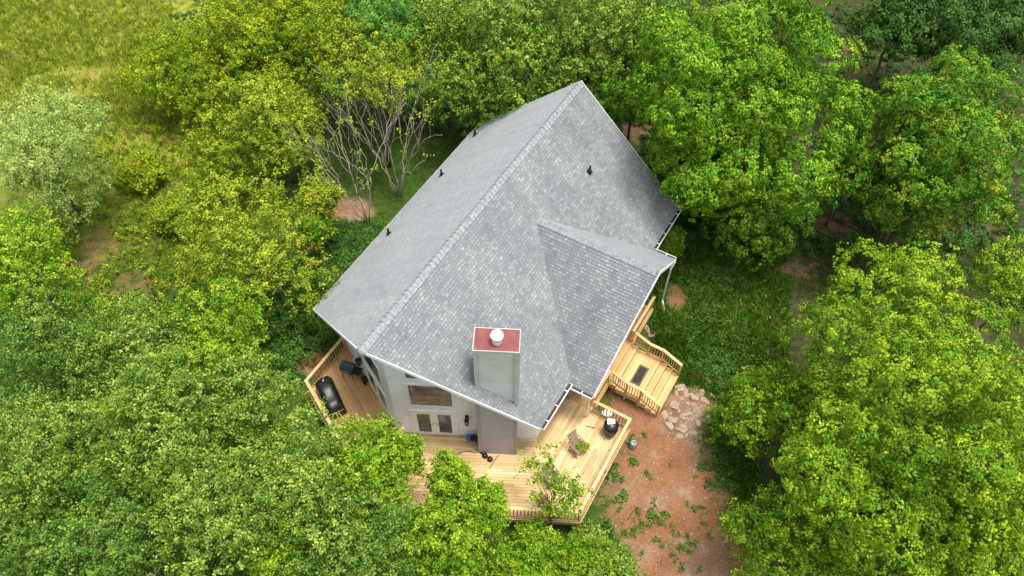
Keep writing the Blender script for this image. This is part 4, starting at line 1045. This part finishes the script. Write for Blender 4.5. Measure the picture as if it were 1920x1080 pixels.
rng = np.random.default_rng(12); n = 420                       # leaves of the plant on the chair
a_ = rng.uniform(0, 6.28, n); r_ = .24 * np.sqrt(rng.random(n)); pos = np.column_stack([r_ * np.cos(a_) * 1.3 + .06, r_ * np.sin(a_), .24 - r_ * r_ * 3.5 + rng.normal(size=n) * .04])
leaf_mesh('foliage', pos, unit(rng.normal(size=(n, 3)) * .5 + np.array([0, 0, 1])), unit(np.column_stack([np.cos(a_), np.sin(a_), -.5 * np.ones(n)])), rng.uniform(.05, .10, n), rng.uniform(.025, .05, n), rng.normal(.6, .2, n), LEAF['thicket_y'], PLANT)

rng = np.random.default_rng(14); n = 240; q = np.array([tuple(at(a, b, 0)) for a, b in zip(rng.uniform(620, 1190, n), rng.uniform(690, 980, n))])
lu = (q[:, 0] - HX) * AXIS[0] + (q[:, 1] - HY) * AXIS[1]; lv = (q[:, 0] - HX) * SIDE[0] + (q[:, 1] - HY) * SIDE[1]
d0 = -EV * (lu - KW) + EU * np.abs(lv); q = q[(d0 > .1) & (d0 < 3.4) & (lv < 8.8) & (lu < 6.3) & (lv > -4.6) & (lu > -2.4)]; n = len(q)
tag(leaf_mesh('fallen_leaves', q + np.array([0, 0, .012]), unit(rng.normal(size=(n, 3)) * .15 + np.array([0, 0, 1])), rng.normal(size=(n, 3)), rng.uniform(.05, .11, n), rng.uniform(.03, .06, n), rng.normal(.4, .2, n), LEAF['yellow']), 'a few fallen leaves scattered over the deck boards', 'leaves', kind='stuff')

# two bare-stemmed trees on the left lawn
def bare_tree(px, py, label, seed, tops, lean):
    rng = np.random.default_rng(seed); b = at(px, py, -.6); b.z = float(gz(b.x, b.y))
    root = empty('crape_myrtle', b); tag(root, label, 'tree', 'bare stemmed trees left of the house')
    mb = MB()
    C_ = []
    def grow(p, d, L, r, lev):
        q = p + d * L; pts = branch(mb, rng, p, q, r, r * .66, .07, 5, 6)
        if lev == 0: C_.append(np.array(q)); return
        for k in range(2 if rng.random() < .82 else 3):
            nd = (d + Vector(rng.normal(size=3)) * .26 + Vector((0, 0, .10))).normalized(); grow(pts[-1] if k else pts[-2], nd, L * rng.uniform(.6, .82), r * .62, lev - 1)
    for k in range(tops):
        a = 6.283 * k / tops + rng.uniform(-.3, .3); tl = rng.uniform(.14, .40)
        d = Vector((math.cos(a) * tl + lean, math.sin(a) * tl, 1)).normalized(); grow(Vector((math.cos(a) * .10, math.sin(a) * .10, -.05)), d, rng.uniform(2.7, 3.5), rng.uniform(.030, .042), 3)
    mb.build('trunk', MAT['bare_bark'], root, smooth=True)
    C_ = np.array(C_); pick = C_[rng.random(len(C_)) < .8]; A_ = unit(rng.normal(size=pick.shape) * .4 + np.array([0, 0, 1]))
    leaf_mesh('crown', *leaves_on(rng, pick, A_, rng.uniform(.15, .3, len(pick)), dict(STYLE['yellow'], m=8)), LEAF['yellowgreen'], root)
bare_tree(688, 412, 'bare stemmed tree beside the red dirt patch left of the house', 31, 6, -.05)
bare_tree(746, 360, 'bare stemmed tree nearest the roof, right of its twin', 32, 7, .0)

# shrubs
for lb, px, py, r, z, kd in (
  ('dark ivy covered shrub left of the roof corner', 560, 590, 42, -.1, 'ivy'),
  ('dark leafy shrub beside the left deck railing', 545, 655, 38, -.3, 'ivy'),
  ('dark shrub under the bright yellow tree', 500, 600, 50, .0, 'ivy'),
  ('small leafy shrub between yellow tree and eave', 610, 520, 26, -.35, 'ivy'),
  ('green bush at the edge of the rocks right of the stairs', 1345, 690, 34, -.9, 'ivy'),
  ('leafy green bush right of the rock pile', 1345, 800, 34, -1.0, 'thicket_y'),
  ('low bush at the right edge of the red dirt', 1350, 890, 36, -1.1, 'ivy'),
  ('bright shrub under the gutter at the far right roof corner', 1252, 455, 26, .3, 'thicket_y'),
  ('dark bush in the shade right of the roof slope', 1240, 395, 30, -.4, 'dark'),
  ('round bush beside the path at left under the pale tree', 165, 600, 45, .6, 'thicket_y'),
  ('straggly bush at the far left on red soil', 250, 590, 40, .3, 'thicket'),
  ('low yellow bush in the left meadow margin', 265, 330, 34, .2, 'yellowgreen'),
  ('low yellow bush in front of the sparse golden tree', 335, 405, 40, .3, 'yellow')):
    tree('shrub', lb, px, py, r, z, kd, .9, 1.0, 'shrub', -.2, limbs=4)

# ivy and weeds spreading over the left bank
def cover(name, quads, n, kind, h, label, seed, kd=None, cut=.55):
    rng = np.random.default_rng(seed); P_ = []
    for (x0, y0, x1, y1, w) in quads:
        k = int(n * w); px = rng.uniform(x0, x1, k); py = rng.uniform(y0, y1, k)
        for a, b in zip(px, py): q = at(a, b, -.9); P_.append((q.x, q.y))
    P_ = np.array(P_); keep = dirt(P_[:, 0], P_[:, 1]) < cut + .25 * np.sin(P_[:, 0] * 2.3 + 1) * np.sin(P_[:, 1] * 1.9) * (cut > .6); P_ = P_[keep]
    loc = np.stack([(P_[:, 0] - HX) * AXIS[0] + (P_[:, 1] - HY) * AXIS[1], (P_[:, 0] - HX) * SIDE[0] + (P_[:, 1] - HY) * SIDE[1]], 1)
    P_ = P_[~((np.abs(loc[:, 1]) < 5.7) & (loc[:, 0] > -2) & (loc[:, 0] < 17.6))]
    C_ = np.column_stack([P_, gz(P_[:, 0], P_[:, 1]) + rng.uniform(.02, h, len(P_))]); A_ = unit(rng.normal(size=C_.shape) * .35 + np.array([0, 0, 1]))
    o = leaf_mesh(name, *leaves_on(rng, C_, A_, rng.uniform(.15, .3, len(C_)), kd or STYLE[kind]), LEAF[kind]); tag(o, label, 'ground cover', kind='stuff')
cover('ivy', ((470, 520, 640, 720, .6), (600, 420, 760, 560, .4), (1070, 975, 1190, 1080, .12), (1290, 480, 1400, 690, .22)), 1900, 'ivy', .3, 'dark green ivy spreading along the left side of the house', 3)

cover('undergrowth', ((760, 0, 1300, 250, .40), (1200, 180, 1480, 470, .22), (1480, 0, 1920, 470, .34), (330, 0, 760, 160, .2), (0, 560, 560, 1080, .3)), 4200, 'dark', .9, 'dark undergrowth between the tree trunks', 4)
cover('weeds', ((1270, 440, 1440, 700, .8), (1330, 640, 1420, 900, .2)), 750, 'grass', .30, 'leafy weeds mixed into the grass right of the house', 6, dict(STYLE['ivy'], m=10, ll=.11))
cover('low_weeds', ((1120, 830, 1240, 1060, .25), (1180, 900, 1300, 1060, .35), (1290, 780, 1400, 1080, .4)), 420, 'grass', .10, 'sparse low weeds creeping over the red dirt', 7, dict(STYLE['ivy'], m=8, ll=.07), .9)
cover('brush', ((120, 250, 480, 600, 1.0),), 520, 'yellowgreen', .5, 'low yellow green brush among the golden trees', 5)

def grass(name, quads, n, mat, hgt, label, seed, wid=.02, mask=True, per=5):
    """blades of grass as narrow upright triangles-like faces"""
    rng = np.random.default_rng(seed); P_ = []
    for (x0, y0, x1, y1, w) in quads:
        k = int(n * w); a = np.stack([rng.uniform(x0, x1, k), rng.uniform(y0, y1, k)], 1)
        d = FWD[None] + RIGHT[None] * ((a[:, :1] - 960) / F) + UP[None] * ((540 - a[:, 1:]) / F); t = (-1.1 - CAM_H) / d[:, 2:]; P_.append((d * t)[:, :2])
    P_ = np.concatenate(P_)
    if mask: P_ = P_[dirt(P_[:, 0], P_[:, 1]) + rng.normal(size=len(P_)) * .12 < .38]
    loc = np.stack([(P_[:, 0] - HX) * AXIS[0] + (P_[:, 1] - HY) * AXIS[1], (P_[:, 0] - HX) * SIDE[0] + (P_[:, 1] - HY) * SIDE[1]], 1)
    ins = (np.abs(loc[:, 1]) < 5.6) & (loc[:, 0] > .5) & (loc[:, 0] < 17.3)
    ins |= (loc[:, 1] > 0) & (loc[:, 1] < 9.2) & (loc[:, 0] > -2) & (loc[:, 0] < 6.6)
    ins |= (loc[:, 1] > 5) & (loc[:, 1] < 9.9) & (loc[:, 0] > 8) & (loc[:, 0] < 11) 
    ins |= (loc[:, 1] > 5) & (loc[:, 1] < 7.2) & (loc[:, 0] > 6) & (loc[:, 0] < 13.3)
    P_ = P_[~ins]; c = np.repeat(P_, per, 0); m = len(c); stone = np.repeat(rng.normal(.5, .16, len(P_)), per)
    sc = np.repeat(rng.lognormal(0, .35, len(P_)), per)
    c = c + rng.normal(size=c.shape) * .07; h = hgt * rng.uniform(.5, 1.3, m) * sc
    lean = rng.normal(size=(m, 2)) * .5; d = unit(np.column_stack([lean, np.ones(m)])); nr = unit(np.cross(d, unit(rng.normal(size=(m, 3)))))
    pos = np.column_stack([c, gz(c[:, 0], c[:, 1])]) + d * h[:, None] * .45
    o = leaf_mesh(name, pos, nr, d, h, wid * rng.uniform(.7, 1.6, m), stone + rng.normal(size=m) * .12, mat); tag(o, label, 'grass', kind='stuff')
grass('lawn_grass', ((1220, 400, 1480, 720, .62), (1280, 560, 1420, 1080, .18), (1480, 380, 1920, 560, .12), (1090, 990, 1200, 1080, .08)), 17000, LEAF['grass'], .40, 'rough dark green grass on the right side of the house', 11, .03)
grass('meadow_grass', ((0, 0, 330, 260, .6), (100, 180, 420, 620, .4)), 12000, LEAF['meadow'], .34, 'yellow green meadow grass in the upper left', 12, .035)
grass('shade_grass', ((560, 180, 980, 520, 1.0),), 6000, LEAF['grass'], .12, 'short shaded grass behind the bare stemmed trees', 13, .02)

# weeds, pebbles and rocks on the red dirt
WG = 'small weed tufts on the red dirt'
rng = np.random.default_rng(21)
wpx = [(1142, 890), (1168, 930), (1200, 985), (1262, 1000), (1290, 1015), (1236, 965), (1320, 985), (1150, 945), (1215, 900), (1180, 860), (1300, 900), (1340, 940), (1312, 1060), (1198, 1040), (1205, 822), (1160, 905), (1150, 880), (1195, 965), (1215, 970), (1245, 980), (1230, 1010), (1275, 1030), (1180, 1000), (1190, 870), (1255, 880), (1310, 850), (1300, 960), (1130, 935), (1180, 830), (1330, 1010), (1275, 1060), (1225, 940), (1160, 960), (1240, 1050)]
for i, (px, py) in enumerate(wpx):
    b = at(px, py, -1.4); b.z = float(gz(b.x, b.y)); root = empty('weed', b); tag(root, 'small green weed tuft growing in the bare red dirt', 'weed', WG)
    big = .34 if i in (0, 1, 5) else rng.uniform(.10, .36); n = int(30 + 500 * big * big)
    d = unit(np.column_stack([rng.normal(size=(n, 2)) * .8, np.abs(rng.normal(size=n)) + .35])); l = big * rng.uniform(.5, 1.1, n)
    o3 = np.repeat(rng.normal(size=(4, 3)) * np.array([big * .6, big * .6, 0]), (n + 3) // 4, 0)[:n]
    leaf_mesh('leaves', o3 + d * l[:, None] * .6, unit(rng.normal(size=(n, 3)) * .5 + np.array([0, 0, 1])), d, l * .6, l * .22, rng.normal(.5, .2, n), LEAF['grass' if i % 3 else 'ivy'], root)

def rock_mesh(rng):
    bm = bmesh.new(); bmesh.ops.create_icosphere(bm, subdivisions=3, radius=1)
    ks = rng.normal(size=(6, 3)) * 1.6; ph = rng.uniform(0, 6.28, 6); pl = unit(rng.normal(size=(9, 3))); pd = rng.uniform(.55, .85, 9)
    for v in bm.verts:
        p = np.array(v.co); k = 1 + .10 * np.sum(np.sin(ks @ p + ph)) / 2; p = p * k
        for n_, d_ in zip(pl, pd):
            e = p @ n_ - d_
            if e > 0: p = p - n_ * e * .97
        v.co = p
    me = bpy.data.meshes.new('rock'); bm.to_mesh(me); bm.free(); me.materials.append(MAT['rock']); return me
RM = [rock_mesh(np.random.default_rng(50 + i)) for i in range(5)]
RG = 'tan rocks piled at the foot of the stairs'
for i, (px, py, s) in enumerate(((1275, 728, .34), (1266, 757, .40), (1300, 748, .32), (1260, 787, .36), (1288, 775, .34), (1280, 802, .32), (1306, 770, .30), (1310, 795, .30), (1248, 778, .28), (1320, 752, .26), (1298, 812, .28), (1325, 780, .24), (1256, 800, .3), (1290, 742, .26),
                                 (1212, 618, .26), (1224, 628, .30), (1232, 622, .2), (1335, 742, .22), (1275, 818, .22), (1316, 735, .2)) + tuple((1288 + 34 * math.cos(k * 2.4) * (k / 22) ** .5, 772 + 48 * math.sin(k * 2.4) * (k / 22) ** .5, .12 + .012 * (k * 7 % 9)) for k in range(22))):
    b = at(px, py, -1.05); s *= .86; o = bpy.data.objects.new('rock', RM[i % 5]); COL.objects.link(o); b.z = float(gz(b.x, b.y)) + s * .08
    b.z -= s * .16; o.location = b; o.scale = (s * rng.uniform(.8, 1.3), s * rng.uniform(.7, 1.0), s * rng.uniform(.45, .8)); o.rotation_euler = (rng.uniform(-.2, .2), rng.uniform(-.2, .2), rng.uniform(0, 6.28))
    dsp = px < 1240 and py < 640
    tag(o, 'small tan rock at the end of the downspout' if dsp else 'tan rock in the pile at the foot of the stairs', 'rock', 'rocks under the downspout' if dsp else RG)
def pebbles():
    rng = np.random.default_rng(5); P_ = []
    while len(P_) < 1700:
        q = at(rng.uniform(1090, 1400), rng.uniform(690, 1080), -1.2) if len(P_) < 1100 else at(rng.normal(1290, 26), rng.normal(775, 28), -1.1)
        if dirt(np.array([q.x]), np.array([q.y]))[0] > .35: P_.append((q.x, q.y))
    mb = MB()
    for x, y in P_:
        s = .015 + .045 * rng.random() ** 3; z = float(gz(x, y)); a = rng.uniform(0, 6.28)
        mb.val = float(rng.random()); k = 5; pts = [(x + s * rng.uniform(.7, 1.3) * math.cos(a + 6.283 * j / k), y + s * rng.uniform(.6, 1) * math.sin(a + 6.283 * j / k), z) for j in range(k)]
        b = len(mb.v); mb.v += pts + [(x, y, z + s * .8)]
        for j in range(k): mb.f.append((b + j, b + (j + 1) % k, b + k)); mb.a.append(mb.val)
    o = mb.build('pebbles', MAT['rock']); tag(o, 'scattered pebbles and wood chips on the red dirt', 'gravel', kind='stuff')
pebbles()
t = thing('glass_jar', 1186, 838, -1.1, 'clear grey jar standing on the dirt beside the deck', 'jar'); t.location.z = float(gz(t.location.x, t.location.y))
mb = MB(); mb.lathe((0, 0, 0), [(.17, 0), (.2, .05), (.2, .28), (.14, .36), (.15, .4), (.12, .4), (.10, .34), (.01, .3)], 18); mb.build('jar_body', MAT['steel'], t, smooth=True)
print('balusters', NB[0], 'trees', TREES[0])
